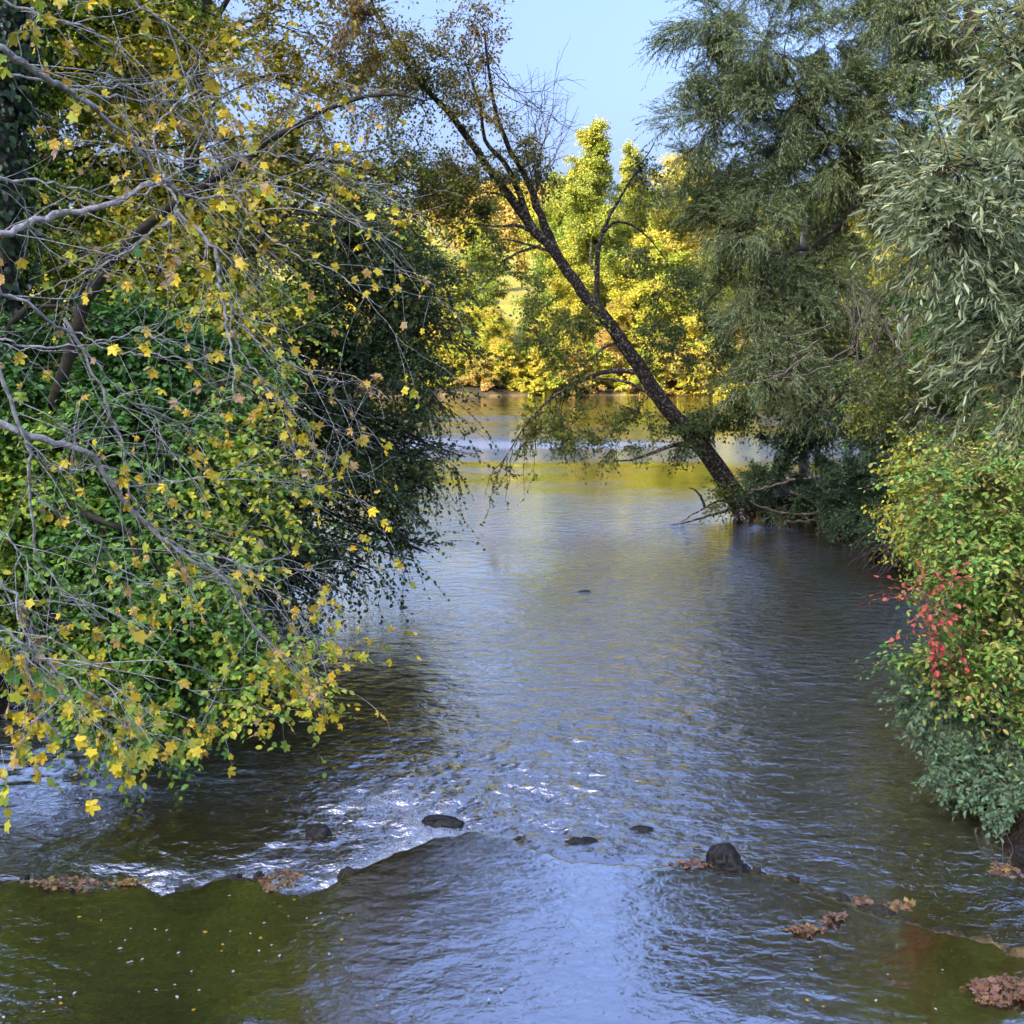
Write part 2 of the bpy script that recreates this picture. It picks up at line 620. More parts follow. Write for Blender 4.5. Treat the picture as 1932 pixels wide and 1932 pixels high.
def shading_hill_mat():
    m, nt, N, link, out = nmat('shading_hillside')
    tc = N('ShaderNodeTexCoord')
    n = N('ShaderNodeTexNoise', i_Scale=.12, i_Detail=8.0, i_Roughness=.75)
    link(tc.outputs['Object'], n.inputs['Vector'])
    r = ramp(N, [(.3, (.02, .03, .01)), (.5, (.07, .06, .018)), (.7, (.16, .09, .025))])
    link(n.outputs['Fac'], r.inputs[0])
    p = N('ShaderNodeBsdfPrincipled', i_Roughness=.95)
    link(r.outputs[0], p.inputs['Base Color'])
    link(p.outputs[0], out.inputs[0])
    return m


# ------------------------------------------------------------------ river shape
POOL = 0.30
_cr = [(-700, 1652), (0, 1655), (90, 1665), (180, 1676), (250, 1668), (310, 1684), (400, 1660), (470, 1655), (510, 1664), (570, 1690), (640, 1662), (700, 1622), (760, 1600),
       (830, 1580), (900, 1560), (1000, 1598), (1100, 1622), (1180, 1632), (1240, 1627), (1290, 1632), (1400, 1640), (1450, 1646), (1530, 1676), (1600, 1702), (1650, 1715), (1740, 1748),
       (1800, 1766), (1870, 1768), (1900, 1795), (2500, 1800)]
_cw = np.array([W(a, b, POOL) for a, b in _cr])


def crest(x):
    return np.interp(x, _cw[:, 0], _cw[:, 1]) + .035 * np.sin(x * 7.3 + 1) + .022 * np.sin(x * 17.1 + 2) + .012 * np.sin(x * 39 + .5)


def XR(y):
    return np.interp(y, [3, 7, 10, 12, 16, 20, 23.3, 25.5, 29.3, 30.4, 31.0, 33.5, 36, 40, 46, 55],
                     [5.3, 5.2, 5.3, 5.5, 6.9, 8.4, 8.9, 8.9, 8.9, 8.0, 6.7, 7.2, 10, 13, 20, 40])


def XL(y):
    return np.interp(y, [3, 8, 13, 18, 25, 35, 44, 46, 48], [-6.4, -6.6, -7.4, -7.6, -7.2, -8.0, -9.4, -10.0, -30])


WOB = Waves(21, 16, .3, 1.6, 2)
FAR_Y = 128.0


def land(x, y):
    """height of ground and signed distance to the water (positive on land)"""
    wob = WOB(x, y) * .35
    d1 = np.where(y < 50, np.maximum(XL(y) - x, x - XR(y)), 99)
    far = FAR_Y + 3 * np.sin(x * .05) + wob * 2
    d2 = np.maximum(46 + .02 * np.abs(x) + wob * 2 - y, y - far)
    d = np.minimum(d1 + wob, d2)
    s = y - crest(x)
    lift = POOL * (1 - smooth(-.05, .5, s))
    bed = -.55 * (1 - np.exp(np.minimum(d, 0) / 1.0))
    pool_bed = -.42 * (1 - np.exp(np.minimum(d, 0) / .9))
    bed = np.where(s < .2, pool_bed, bed)
    ridge = np.exp(-((s - .05) / .28) ** 2) * smooth(0, .5, -d)
    bed = bed + ridge * (.34 + (smooth(1.9, 2.4, x) + smooth(-2.0, -2.6, x)) * (.035 + .05 * WOB(x * 4 + 3, y * 4))) + .03 * WOB(x * 3, y * 3)
    bank = .05 + .75 * (1 - np.exp(-np.maximum(d, 0) / .7)) + .045 * np.clip(d, 0, 60) + .12 * WOB(x * 1.2, y * 1.2)
    h = np.where(d > 0, bank * smooth(-.0, .6, d) , bed) + lift
    yy = np.maximum(y - 133, 0)
    h = h + np.where(y > 128, .20 * yy * smooth(0, 60, yy) - .20 * np.maximum(y - 440, 0) * smooth(440, 520, y), 0)
    return h, d


def lines(segs):
    out = []
    for a, b, st in segs:
        n = max(2, int(round((b - a) / st)) + 1)
        out.append(np.linspace(a, b, n)[:-1])
    out.append([segs[-1][1]])
    return np.concatenate(out)


def grid(xs, ys):
    X, Y = np.meshgrid(xs, ys)
    nx, ny = len(xs), len(ys)
    i, j = np.meshgrid(np.arange(nx - 1), np.arange(ny - 1))
    a = (j * nx + i).ravel()
    return X.ravel(), Y.ravel(), np.stack([a, a + 1, a + nx + 1, a + nx], -1)


# ground sheet
gx = lines([(-1500, -200, 100), (-200, -30, 6), (-30, -10, .6), (-10, 10, .1), (10, 30, .5), (30, 200, 6), (200, 1500, 100)])
gy = lines([(-300, -20, 20), (-20, 4, 1.0), (4, 17, .08), (17, 52, .35), (52, 124, 3), (124, 150, 1), (150, 480, 6), (480, 1500, 80)])
X, Y, q = grid(gx, gy)
h, d = land(X, Y)
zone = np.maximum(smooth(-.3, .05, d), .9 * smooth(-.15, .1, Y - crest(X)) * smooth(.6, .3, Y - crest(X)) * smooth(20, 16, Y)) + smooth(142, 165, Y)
tag(obj('ground', mesh('ground', np.stack([X, Y, h], -1), [q], ground_mat(), attrs={'zone': zone}, smoothed=True)), kind='structure')

# water sheet
wx = lines([(-260, -40, 10), (-40, -9, .5), (-9, 9, .03), (9, 40, .5), (40, 260, 10)])
wy = lines([(-20, 5, .8), (5, 15.5, .03), (15.5, 30, .12), (30, 50, .5), (50, 145, 3)])
X, Y, q = grid(wx, wy)
s = Y - crest(X)
near = smooth(30, 17, Y)
drop = smooth(-.06, .28, s)
Z = POOL * (1 - drop)
gapmask = smooth(-.35, .1, X) * smooth(1.45, 1.0, X)                       # the smooth tongue in the middle
left_ = smooth(.2, -.6, X)
right_ = smooth(1.2, 2.2, X)
turb = smooth(.05, .35, s) * (left_ * np.exp(-np.maximum(s - .6, 0) / .8) * 1.0 + right_ * np.exp(-np.maximum(s - .5, 0) / 1.8) * .85
                              + gapmask * smooth(.5, 1.1, s) * np.exp(-np.maximum(s - .6, 0) / 1.6) * .9)
blob_t = np.exp(-(((X + 1.6) / 1.2) ** 2 + ((Y - 11.3) / .9) ** 2)) * .75       # churn left of the tongue
blob_r = np.exp(-(((X - 1.6) / 2.2) ** 2 + ((Y - 12.0) / 1.6) ** 2)) * .45
patchy = np.clip(.75 + .5 * Waves(77, 20, .8, 3, 2)(X, Y), .15, 1.3)
turb = np.clip((turb + blob_t + blob_r * smooth(.2, .8, s)) * patchy, 0, 1.3) * smooth(-.02, .14, s)
Wt = Waves(41, 50, 12, 48, 2)
Ws = Waves(42, 40, 5, 22, 2, (1, 1.6))
Wl = Waves(43, 20, 1.5, 5, 2, (1, 1.5))
ix = np.where((Y < 31) & (np.abs(X) < 12))[0]
wt = Wt(X[ix] + .06 * Wl(X[ix] * 2, Y[ix] * 2), Y[ix])
ws = Ws(X[ix], Y[ix])
wl = Wl(X[ix], Y[ix])
ridged = (1 - np.abs(wt) * 1.2)
Z[ix] += near[ix] * (turb[ix] * (np.where(X[ix] > .3, .013, .016) * ridged + .021 * ws) + (.0012 + .003 * smooth(.2, 1.5, s[ix])) * ws + .003 * wl)
# standing waves just below the tongue
Z += gapmask * smooth(.3, .6, s) * np.exp(-np.maximum(s - .5, 0) / .8) * .028 * np.sin(s * 9 + 1.5 * np.sin(X * 3))
riffle = smooth(46, 51, Y) * smooth(103, 94, Y) * np.clip(.5 + .7 * Waves(80, 26, .15, .9, 2, (.4, 1.3))(X, Y), 0, 1.2)
chop = turb * .55 + (.20 + .18 * smooth(0, 2, X)) * smooth(.3, 2.5, s) * smooth(42, 24, Y) * smooth(-5, -1, X) * np.clip(.8 + .5 * Waves(78, 16, .3, 1.2, 2)(X, Y), 0, 1.4) + np.clip(riffle, 0, 1) * .4
foam = turb * np.where(X > 1.5, .56, np.where(X < -.6, .70, .58)) + np.clip(riffle - .6, 0, 1) * 1.5
tag(obj('water', mesh('water', np.stack([X, Y, Z], -1), [q], water_mat(), attrs={'chop': chop, 'foam': foam}, smoothed=True)), kind='structure')

# unseen hill added left behind the camera, shaped to shade the near river
hx, hy = lines([(-420, -22, 8)]), lines([(-420, 70, 8)])
X, Y, q = grid(hx, hy)
hh = 86 * smooth(-25, -95, X) * smooth(58, -14, Y - .05 * (X + 60)) + 3.5 * WOB(X * .12, Y * .12) * smooth(-24, -40, X) - 1.5
tag(obj('hill', mesh('hill', np.stack([X, Y, hh], -1), [q], shading_hill_mat(), smoothed=True)), kind='structure')

# ------------------------------------------------------------------ palettes (leaf albedo)
P_MAPLE = [(.18, .38, .06), (.46, .56, .06), (.86, .72, .04), (.88, .66, .04), (.84, .54, .06), (.62, .42, .22)]
P_LIME = [(.07, .18, .035), (.14, .31, .045), (.27, .43, .05), (.52, .56, .05), (.80, .62, .04)]
P_GREEN = [(.05, .14, .03), (.10, .22, .04), (.18, .31, .05), (.38, .44, .06)]
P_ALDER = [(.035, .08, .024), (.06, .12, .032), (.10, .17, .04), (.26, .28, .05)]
P_OCHRE = [(.12, .16, .035), (.26, .27, .05), (.42, .35, .06), (.50, .34, .06), (.38, .22, .08)]
P_HORN = [(.10, .24, .045), (.19, .40, .06), (.34, .52, .07), (.60, .64, .06), (.84, .68, .05)]
P_OLIVE = [(.09, .15, .03), (.18, .25, .04), (.36, .38, .05), (.62, .50, .05)]
P_WILLOW = [(.14, .20, .045), (.24, .31, .07), (.36, .42, .105), (.48, .48, .10), (.66, .52, .07)]
P_SILVER = [(.30, .43, .17), (.46, .58, .28), (.60, .70, .38), (.68, .68, .28), (.74, .58, .12)]
P_GOLD = [(.30, .38, .05), (.44, .45, .05), (.58, .51, .06), (.62, .47, .07), (.50, .37, .09)]
P_POPLAR = [(.18, .26, .04), (.29, .34, .045), (.43, .41, .05), (.56, .45, .06)]
P_RUST = [(.32, .30, .06), (.48, .38, .07), (.56, .39, .11), (.50, .32, .11)]
P_CONIFER = [(.02, .045, .022), (.035, .065, .028), (.05, .08, .03)]
P_DOGWOOD = [(.14, .36, .07), (.27, .54, .09), (.48, .62, .10), (.60, .54, .10), (.66, .38, .17), (.64, .24, .14)]
P_RED = [(.66, .20, .10), (.76, .07, .08), (.78, .06, .13)]
P_BLUEGR = [(.09, .20, .08), (.16, .30, .14), (.24, .38, .20), (.32, .40, .14)]
P_SHRUB = [(.05, .11, .04), (.09, .17, .065), (.15, .23, .095), (.25, .30, .11)]
P_FALLEN = [(.24, .13, .08), (.34, .22, .14), (.30, .14, .08), (.48, .30, .07), (.30, .28, .15), (.15, .08, .06)]

# ------------------------------------------------------------------ far bank: prototypes, then copies


def proto(name, label, cat, H, wid, prof, nb, pal, leafsz, dens, bark, tone=.5, group=None, trunk_r=None, low=.12, tmpl=DIAMOND):
    """prof: function of 0..1 height -> relative half width"""
    wood, leaf = Geo(), Geo()
    top = np.array([rng.normal() * .03 * H, rng.normal() * .03 * H, H * .93])
    tr = trunk_r or H * .011
    sk = [limb([(0, 0, -.5), (0.01 * H, 0, H * .3), (0, .012 * H, H * .6), top], tr, tr * .2, 16, .004 * H)]
    spec = dict(k=16, L=(.05 * H, .10 * H) if H < 14 else (.8, 1.5), size=leafsz, leaf=tmpl, pal=pal, sag=.15, flat=.5, ruffle=.8, spread=.9, out=.12 * min(H, 12) / 4,
                twigs=False, tone=tone, tv=.35, ns=.35 * 8 / max(H * .5, 4), gj=.14, outw=.9, tw=.01)
    blobs = []
    for i in range(nb):
        t = low + (1 - low) * (i + rng.uniform(.2, .9)) / nb
        w = prof((t - low) / (1 - low)) * wid / 2
        a = i * 2.4 + rng.uniform(-.5, .5)
        rr = max(w * .55, .05 * H)
        c = np.array([math.cos(a) * w * .55, math.sin(a) * w * .55, t * H * .96])
        blobs.append((c, np.array([rr, rr, rr * rng.uniform(.7, 1.2)]), 8, int(dens * (.4 + rr ** 1.3)), tone + rng.normal() * .13))
    grow(wood, leaf, sk, blobs, spec, 5)
    return finish(name, label, cat, (0, 0, 0), wood, leaf, bark, M_LEAF, group)


def round_p(t): return math.sin(math.pi * (.12 + .86 * t)) ** .7
def tall_p(t): return (math.sin(math.pi * min(1, .15 + .85 * t)) ** .6) * (1 - .35 * t) + .1
def shrub_p(t): return 1.0 - .6 * t
def cone_p(t): return 1.05 - t


def gz(x, y):
    return float(land(np.array([x], float), np.array([y], float))[0][0])


def place(protos, rows, group, state={}):
    """rows: (proto name, px, top py, Y, width factor, label)"""
    for nm, px, top, Y, wf, lab in rows:
        root, H = protos[nm]
        p = P(px, top, Y)
        z0 = gz(p[0], Y)
        sc_ = max(.2, (p[2] - z0) / H)
        args = ((p[0], Y, z0 - .1), rng.uniform(0, 6.28), (sc_ * wf, sc_ * wf, sc_))
        if nm not in state:
            state[nm] = 1
            root.location, root.rotation_euler, root.scale = args[0], (0, 0, args[1]), args[2]
            root['label'] = lab
            root['group'] = group
        else:
            dup(root, *args, label=lab, group=group)


PR = {}
PR['poplar'] = (proto('poplar_tree', 'x', 'tree', 30, 11, tall_p, 34, P_POPLAR, .24, 85, M_BIRCH, .55, low=.06), 30)
PR['gold'] = (proto('golden_tree', 'x', 'tree', 16, 10, round_p, 20, P_GOLD, .21, 110, M_BARK, .45, low=.06), 16)
PR['olive'] = (proto('olive_tree', 'x', 'tree', 16, 9, round_p, 20, P_POPLAR, .21, 110, M_BARK, .4, low=.06), 16)
PR['rust'] = (proto('rusty_tree', 'x', 'tree', 14, 8, round_p, 18, P_RUST, .21, 95, M_BARK, .5, low=.08), 14)
PR['bush'] = (proto('golden_shrub', 'x', 'shrub', 5, 6, shrub_p, 12, P_GOLD, .22, 70, M_BARK, .45, low=.03), 5)
PR['brown_bush'] = (proto('brown_shrub', 'x', 'shrub', 4, 6, shrub_p, 10, P_RUST, .20, 55, M_BARK, .5, low=.03), 4)

place(PR, [
    ('poplar', 1118, 228, 140, 1.0, 'tall yellow green poplar against the sky on the far bank'),
    ('poplar', 1195, 272, 150, .8, 'yellow green poplar right of the tallest one, half hidden by it'),
    ('olive', 1060, 330, 146, .8, 'yellow green tree at the left foot of the tall poplar'),
], 'poplars on the far bank')
place(PR, [
    ('gold', 1290, 285, 158, 1.1, 'golden orange tree behind the willow edge, right of the poplars'),
    ('rust', 1345, 330, 165, 1.2, 'rust coloured tree showing through the grey willow'),
    ('gold', 1235, 430, 138, 1.1, 'bright yellow tree behind the upright stem of the leaning tree'),
    ('olive', 1330, 470, 140, 1.2, 'lime yellow tree just left of the willow foliage'),
    ('gold', 1440, 380, 150, 1.4, 'golden tree glowing behind the middle of the willow'),
    ('olive', 1560, 330, 155, 1.4, 'yellow green tree behind the thick willow limbs'),
    ('gold', 930, 575, 134, 1.0, 'low golden tree at the waterline left of the leaning trunk'),
    ('gold', 1005, 610, 136, .9, 'small golden tree below the sunlit meadow slope'),
    ('gold', 860, 500, 138, 1.1, 'golden tree behind the dark alder leaves'),
    ('olive', 790, 430, 142, 1.3, 'yellow green tree far left behind the dark alder'),
    ('gold', 700, 400, 142, 1.4, 'golden tree glimpsed through the left bank foliage'),
    ('rust', 1165, 560, 137, 1.0, 'brownish tree below the poplar beside the leaning trunk'),
    ('gold', 1090, 585, 137, .8, 'small yellow tree right under the tall poplar'),
    ('olive', 900, 440, 165, 1.0, 'light yellow tree at the left edge of the sunlit slope'),
    ('rust', 1400, 560, 136, 1.2, 'rust tree low behind the grey willow tips'),
    ('rust', 985, 470, 215, 1.0, 'thin pale orange tree on the sunlit slope'),
    ('gold', 925, 470, 200, .9, 'pale golden tree on the slope beneath the leaning limbs'),
], 'autumn trees on the far bank')
_sh = [(775, 690), (820, 668), (865, 660), (905, 672), (950, 655), (990, 668), (1035, 650), (1080, 662), (1125, 655), (1215, 660), (1260, 640), (1305, 655), (1350, 640), (1400, 660)]
place(PR, [('brown_bush' if i in (3, 7, 10) else 'bush', a, b, 129.8 + 1.2 * (i % 3), 1.2,
            'brown shrub low along the far waterline' if i in (3, 7, 10) else 'golden shrub low along the far waterline') for i, (a, b) in enumerate(_sh)],
      'shrubs along the far waterline')
# trees on the hillside in the gap
PR['hill'] = (proto('hillside_tree', 'x', 'tree', 10, 9, round_p, 9, P_RUST, .55, 14, M_BARK, .5, low=.1), 10)
PR['hillgold'] = (proto('hillside_tree', 'x', 'tree', 10, 9, round_p, 9, P_GOLD, .55, 14, M_BARK, .5, low=.1), 10)
PR['conifer'] = (proto('conifer_tree', 'x', 'tree', 15, 6, cone_p, 12, P_CONIFER, .6, 14, M_BARK, .5, low=.05), 15)
state_h = {}
for i in range(64):
    nm = 'hill' if rng.uniform() < .72 else 'hillgold'
    px, Y = rng.uniform(830, 1110), rng.uniform(270, 415)
    x = (px - 966) / FP * Y
    z0 = gz(x, Y)
    r = PR[nm][0]
    lab = 'small orange tree in the far hillside wood' if nm == 'hill' else 'small yellow tree in the far hillside wood'
    sc_ = rng.uniform(.8, 1.35)
    if nm not in state_h:
        state_h[nm] = 1
        r.location, r.scale = (x, Y, z0), (sc_,) * 3
        tag(r, lab, 'tree', 'trees of the far hillside wood')
    else:
        dup(r, (x, Y, z0), rng.uniform(0, 6), sc_, lab, 'trees of the far hillside wood')
for i in range(30):
    px, Y = 800 + i * 11 + rng.uniform(-5, 5), rng.uniform(424, 450)
    x = (px - 966) / FP * Y
    z0 = gz(x, Y)
    r = PR['conifer'][0]
    sc_ = rng.uniform(.75, 1.2)
    if i == 0:
        r.location, r.scale = (x, Y, z0), (sc_,) * 3
        tag(r, 'dark conifer on the far skyline ridge', 'tree', 'conifers on the far ridge')
    else:
        dup(r, (x, Y, z0), rng.uniform(0, 6), sc_, 'dark conifer on the far skyline ridge', 'conifers on the far ridge')

# ------------------------------------------------------------------ leaning tree on the right bank
wood, leaf = Geo(), Geo()
YL = 31.0
base = P(1408, 990, 31.2)


def LP(pts, Y0, Y1=None):
    Y1 = Y0 if Y1 is None else Y1
    n = len(pts)
    return [P(a, b, Y0 + (Y1 - Y0) * i / (n - 1)) for i, (a, b) in enumerate(pts)]


main = limb(LP([(1420, 1000), (1385, 930), (1330, 850), (1273, 787), (1215, 705), (1157, 625), (1113, 567), (1077, 517), (1051, 479), (1001, 425), (966, 376), (937, 339), (910, 300), (872, 245), (835, 200), (790, 150), (735, 70), (700, 0), (680, -80)], 31.2, 30.0), .34, .05, 44, .02)
main[1][:] = np.interp(np.linspace(0, 1, 44), [0, .06, .15, .35, .55, .75, 1], [.40, .30, .24, .165, .13, .09, .03])
second = limb(LP([(1082, 525), (1051, 479), (1030, 430), (1013, 388), (1000, 353), (978, 312), (955, 265), (935, 205), (922, 140), (915, 60)], 30.8, 30.2), .15, .03, 22, .015)
third = limb(LP([(998, 418), (975, 350), (945, 300), (915, 262), (905, 200), (880, 120)], 30.6, 29.6), .10, .025, 16, .015)
up = limb(LP([(1128, 580), (1126, 550), (1130, 464), (1142, 426), (1165, 382), (1200, 325), (1235, 270)], 30.9, 31.8), .095, .015, 18, .012)
upb = limb(LP([(1138, 437), (1165, 418), (1195, 427), (1230, 455), (1262, 500)], 31.1, 31.5), .05, .012, 12, .01)
arch1 = limb(LP([(1205, 702), (1160, 699), (1110, 712), (1060, 738), (1020, 770), (985, 812), (955, 860)], 31, 29.5), .085, .014, 18, .012)
arch2 = limb(LP([(1255, 762), (1210, 735), (1170, 718), (1110, 712)], 31, 30.5), .06, .03, 12, .01)
low = limb(LP([(1322, 846), (1280, 838), (1230, 855), (1190, 868), (1155, 872)], 31.1, 30.2), .09, .015, 14, .012)
b1 = limb(LP([(1020, 445), (975, 425), (930, 428), (880, 420)], 30.8, 30), .07, .015, 12, .012)
b2 = limb(LP([(1045, 476), (1000, 463), (960, 452), (920, 460)], 30.8, 30.3), .05, .012, 12, .012)
b3 = limb(LP([(1020, 463), (975, 478), (945, 500), (915, 540)], 30.8, 30.1), .05, .012, 12, .012)
b4 = limb(LP([(1000, 420), (965, 380), (940, 365), (890, 362)], 30.7, 29.9), .07, .015, 12, .012)
b5 = limb(LP([(1150, 618), (1110, 608), (1060, 620), (1025, 655)], 31, 30), .06, .012, 12, .012)
b6 = limb(LP([(1185, 660), (1150, 650), (1100, 690), (1060, 690)], 31, 30.3), .06, .012, 12, .012)
b7 = limb(LP([(1330, 850), (1345, 790), (1375, 755), (1430, 735)], 31.2, 31.5), .08, .02, 12, .012)
snag = [limb(LP(p, 30.9, 30.2), .05, .012, 12, .012) for p in
        ([(1400, 950), (1360, 945), (1320, 962), (1285, 985)], [(1380, 960), (1340, 972), (1300, 985), (1265, 990)], [(1330, 958), (1318, 930), (1300, 920)])]
flare = []
for i in range(9):
    an_ = rng.uniform(0, 6.28)
    e_ = base + np.array([math.cos(an_) * rng.uniform(.6, 1.3), math.sin(an_) * rng.uniform(.4, .9), -.25])
    b_ = main[0][2] + rng.normal(size=3) * .06
    flare.append(limb([b_, (b_ + e_) / 2 + np.array([0, 0, -.05]) + rng.normal(size=3) * .06, e_], .14, .03, 10, .02))
skel = flare + [main, second, third, up, upb, arch1, arch2, low, b1, b2, b3, b4, b5, b6, b7] + snag
# bare twig fan against the sky
for i in range(26):
    t = rng.uniform(.25, 1)
    k = int(t * 21)
    st = second[0][k] if i % 3 else up[0][-1] * 0 + second[0][min(k, 18)]
    e = P(rng.uniform(965, 1100), rng.uniform(105, 260), 30.4 + rng.normal() * .5)
    m_ = (st + e) / 2 + np.array([0, 0, -.25]) + rng.normal(size=3) * .15
    l = limb([st, m_, e], .014, .005, 12, .03)
    wood.tubes(l[0], l[1], 4)
    for j in range(7):
        kk = rng.integers(3, 12)
        dd = unit((e - st) + rng.normal(size=3) * .6 * np.linalg.norm(e - st) + np.array([0, 0, .3]))
        e2 = l[0][kk] + dd * rng.uniform(.35, .9)
        l2 = limb([l[0][kk], (l[0][kk] + e2) / 2 + rng.normal(size=3) * .06, e2], .007, .0035, 6, .012)
        wood.tubes(l2[0], l2[1], 3)
# drooping twigs under the arch
for i in range(26):
    k = rng.integers(5, 18)
    st = arch1[0][k]
    e = st + np.array([rng.normal() * .35 - .15, rng.normal() * .4, -rng.uniform(.6, 2.0)])
    l = limb([st, (st + e) / 2 + rng.normal(size=3) * .12, e], .014, .005, 10, .02)
    wood.tubes(l[0], l[1], 4)
    b = l[0][rng.integers(3, 10, 5)]
    sprays(wood, leaf, b, unit(rng.normal(size=(5, 3)) + np.array([0, 0, -.5])),
           dict(k=7, L=(.25, .55), size=.085, leaf=ROUND, pal=P_OLIVE, keep=.75, tw=.006, flat=.4, ruffle=.8), np.full(5, .45) + rng.normal(size=5) * .12)
S_LEAN = dict(dens=1.5, out=.12, k=9, L=(.35, .9), size=.085, leaf=ROUND, pal=P_OLIVE, tone=.45, tv=.3, ns=.6, tw=.006, flat=.4, ruffle=.8, hang=.4, outw=.8)
grow(wood, leaf, skel, [
    PB(1065, 610, 30.2, 62, 50) + (8, 90, .4), PB(1010, 640, 29.9, 45, 50) + (6, 60, .45), PB(1075, 690, 30.0, 45, 45) + (6, 60, .4),
    PB(1085, 810, 30.2, 45, 55) + (8, 80, .45), PB(1030, 800, 29.8, 40, 55) + (8, 60, .45), PB(1150, 830, 30.4, 60, 40) + (7, 70, .35),
    PB(1200, 790, 30.8, 50, 35) + (6, 70, .3), PB(1000, 560, 30.2, 40, 40) + (5, 40, .5), PB(950, 520, 30, 50, 45) + (7, 60, .5),
    PB(900, 425, 30, 55, 40) + (8, 90, .5), PB(880, 380, 29.8, 60, 45) + (8, 90, .55)], S_LEAN)
S2 = dict(S_LEAN, dens=1.4, pal=P_ALDER, tone=.65)
grow(wood, leaf, [up, upb, b7, main], [
    PB(1262, 560, 31.5, 85, 65) + (9, 150, .7), PB(1320, 640, 31.6, 80, 60) + (9, 140, .6), PB(1240, 640, 31.3, 55, 50) + (6, 80, .75),
    PB(1300, 820, 30.8, 70, 45) + (8, 170, .45), PB(1370, 790, 31.4, 80, 60) + (9, 220, .4), PB(1420, 730, 31.8, 80, 70) + (9, 200, .45),
    PB(1345, 950, 30.7, 60, 40) + (6, 90, .6), PB(1230, 350, 31.7, 60, 60) + (7, 90, .8), PB(1200, 480, 31.2, 50, 50) + (6, 50, .8)], S2)
S3 = dict(S_LEAN, dens=1.15, out=.2, pal=P_OCHRE, size=.075, tone=.30, tv=.4)
grow(wood, leaf, [main, second, third, b4], [
    PB(900, 230, 30, 70, 60) + (9, 140, .5), PB(975, 285, 30.4, 55, 55) + (8, 110, .25), PB(1010, 330, 30.6, 40, 40) + (6, 60, .2), PB(930, 320, 30.2, 55, 40) + (7, 80, .3),
    PB(860, 130, 29.8, 75, 75) + (9, 150, .55), PB(915, 120, 30, 35, 80) + (7, 80, .8), PB(790, 200, 29.6, 90, 70) + (10, 200, .4), PB(760, 80, 29.4, 110, 80) + (11, 260, .5),
    PB(830, 290, 29.6, 75, 55) + (9, 150, .35), PB(880, 30, 29.8, 60, 55) + (7, 70, .6), PB(690, 30, 29, 90, 70) + (9, 200, .55), PB(700, 190, 29, 90, 60) + (9, 160, .45),
    PB(760, -80, 29, 130, 70) + (9, 150, .5), PB(720, 290, 29.3, 80, 55) + (9, 170, .35), PB(800, 350, 29.5, 70, 50) + (8, 150, .35), PB(860, 335, 29.8, 60, 45) + (8, 120, .4), PB(640, 120, 29, 80, 60) + (8, 130, .5)], S3)
finish('leaning_tree', 'leaning dark trunked tree with lichen spots slanting across the river from the right bank', 'tree', base, wood, leaf, M_LICHEN, M_LEAF)

# ------------------------------------------------------------------ trees of the left bank


def big_tree(name, label, base, top, blobs, spec, bark, leafmat, r0=.22, limbs=(), group=None, cat='tree', sides=6):
    wood, leaf = Geo(), Geo()
    base, top = np.asarray(base, float), np.asarray(top, float)
    m1 = base + (top - base) * np.array([.15, .2, .4])
    m2 = base + (top - base) * np.array([.5, .55, .72])
    sk = [limb([base - np.array([0, 0, .4]), m1, m2, top], r0, r0 * .2, 26, .02)] + list(limbs)
    grow(wood, leaf, sk, blobs, spec, sides)
    return finish(name, label, cat, base, wood, leaf, bark, leafmat, group)


LG = 'trees of the left bank'
S_ALD = dict(dens=1.9, k=11, L=(.3, 1.3), size=.078, leaf=ROUND, pal=P_ALDER, tone=.4, tv=.3, ns=.7, tw=.005, flat=.9, ruffle=.6, hang=.25, sag=.35, outw=.9, lift=-.1)
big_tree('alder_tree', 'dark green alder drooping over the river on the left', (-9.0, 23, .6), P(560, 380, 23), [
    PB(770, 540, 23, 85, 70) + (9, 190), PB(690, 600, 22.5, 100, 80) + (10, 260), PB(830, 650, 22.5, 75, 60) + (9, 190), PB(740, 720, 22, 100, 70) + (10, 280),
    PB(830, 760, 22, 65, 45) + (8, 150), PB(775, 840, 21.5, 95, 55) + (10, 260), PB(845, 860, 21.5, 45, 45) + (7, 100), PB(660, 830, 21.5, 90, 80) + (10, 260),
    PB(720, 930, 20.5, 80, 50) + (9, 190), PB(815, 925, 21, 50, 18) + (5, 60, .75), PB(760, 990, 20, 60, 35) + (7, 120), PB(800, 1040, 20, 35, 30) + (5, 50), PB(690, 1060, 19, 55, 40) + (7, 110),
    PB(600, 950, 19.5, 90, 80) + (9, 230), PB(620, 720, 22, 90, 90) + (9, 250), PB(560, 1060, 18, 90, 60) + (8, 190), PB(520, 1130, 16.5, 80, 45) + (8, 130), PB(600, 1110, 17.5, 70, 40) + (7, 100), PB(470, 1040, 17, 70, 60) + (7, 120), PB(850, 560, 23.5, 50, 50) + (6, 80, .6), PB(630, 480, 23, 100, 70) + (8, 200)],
    S_ALD, M_BARK, M_DARKLEAF, .26, group=LG)

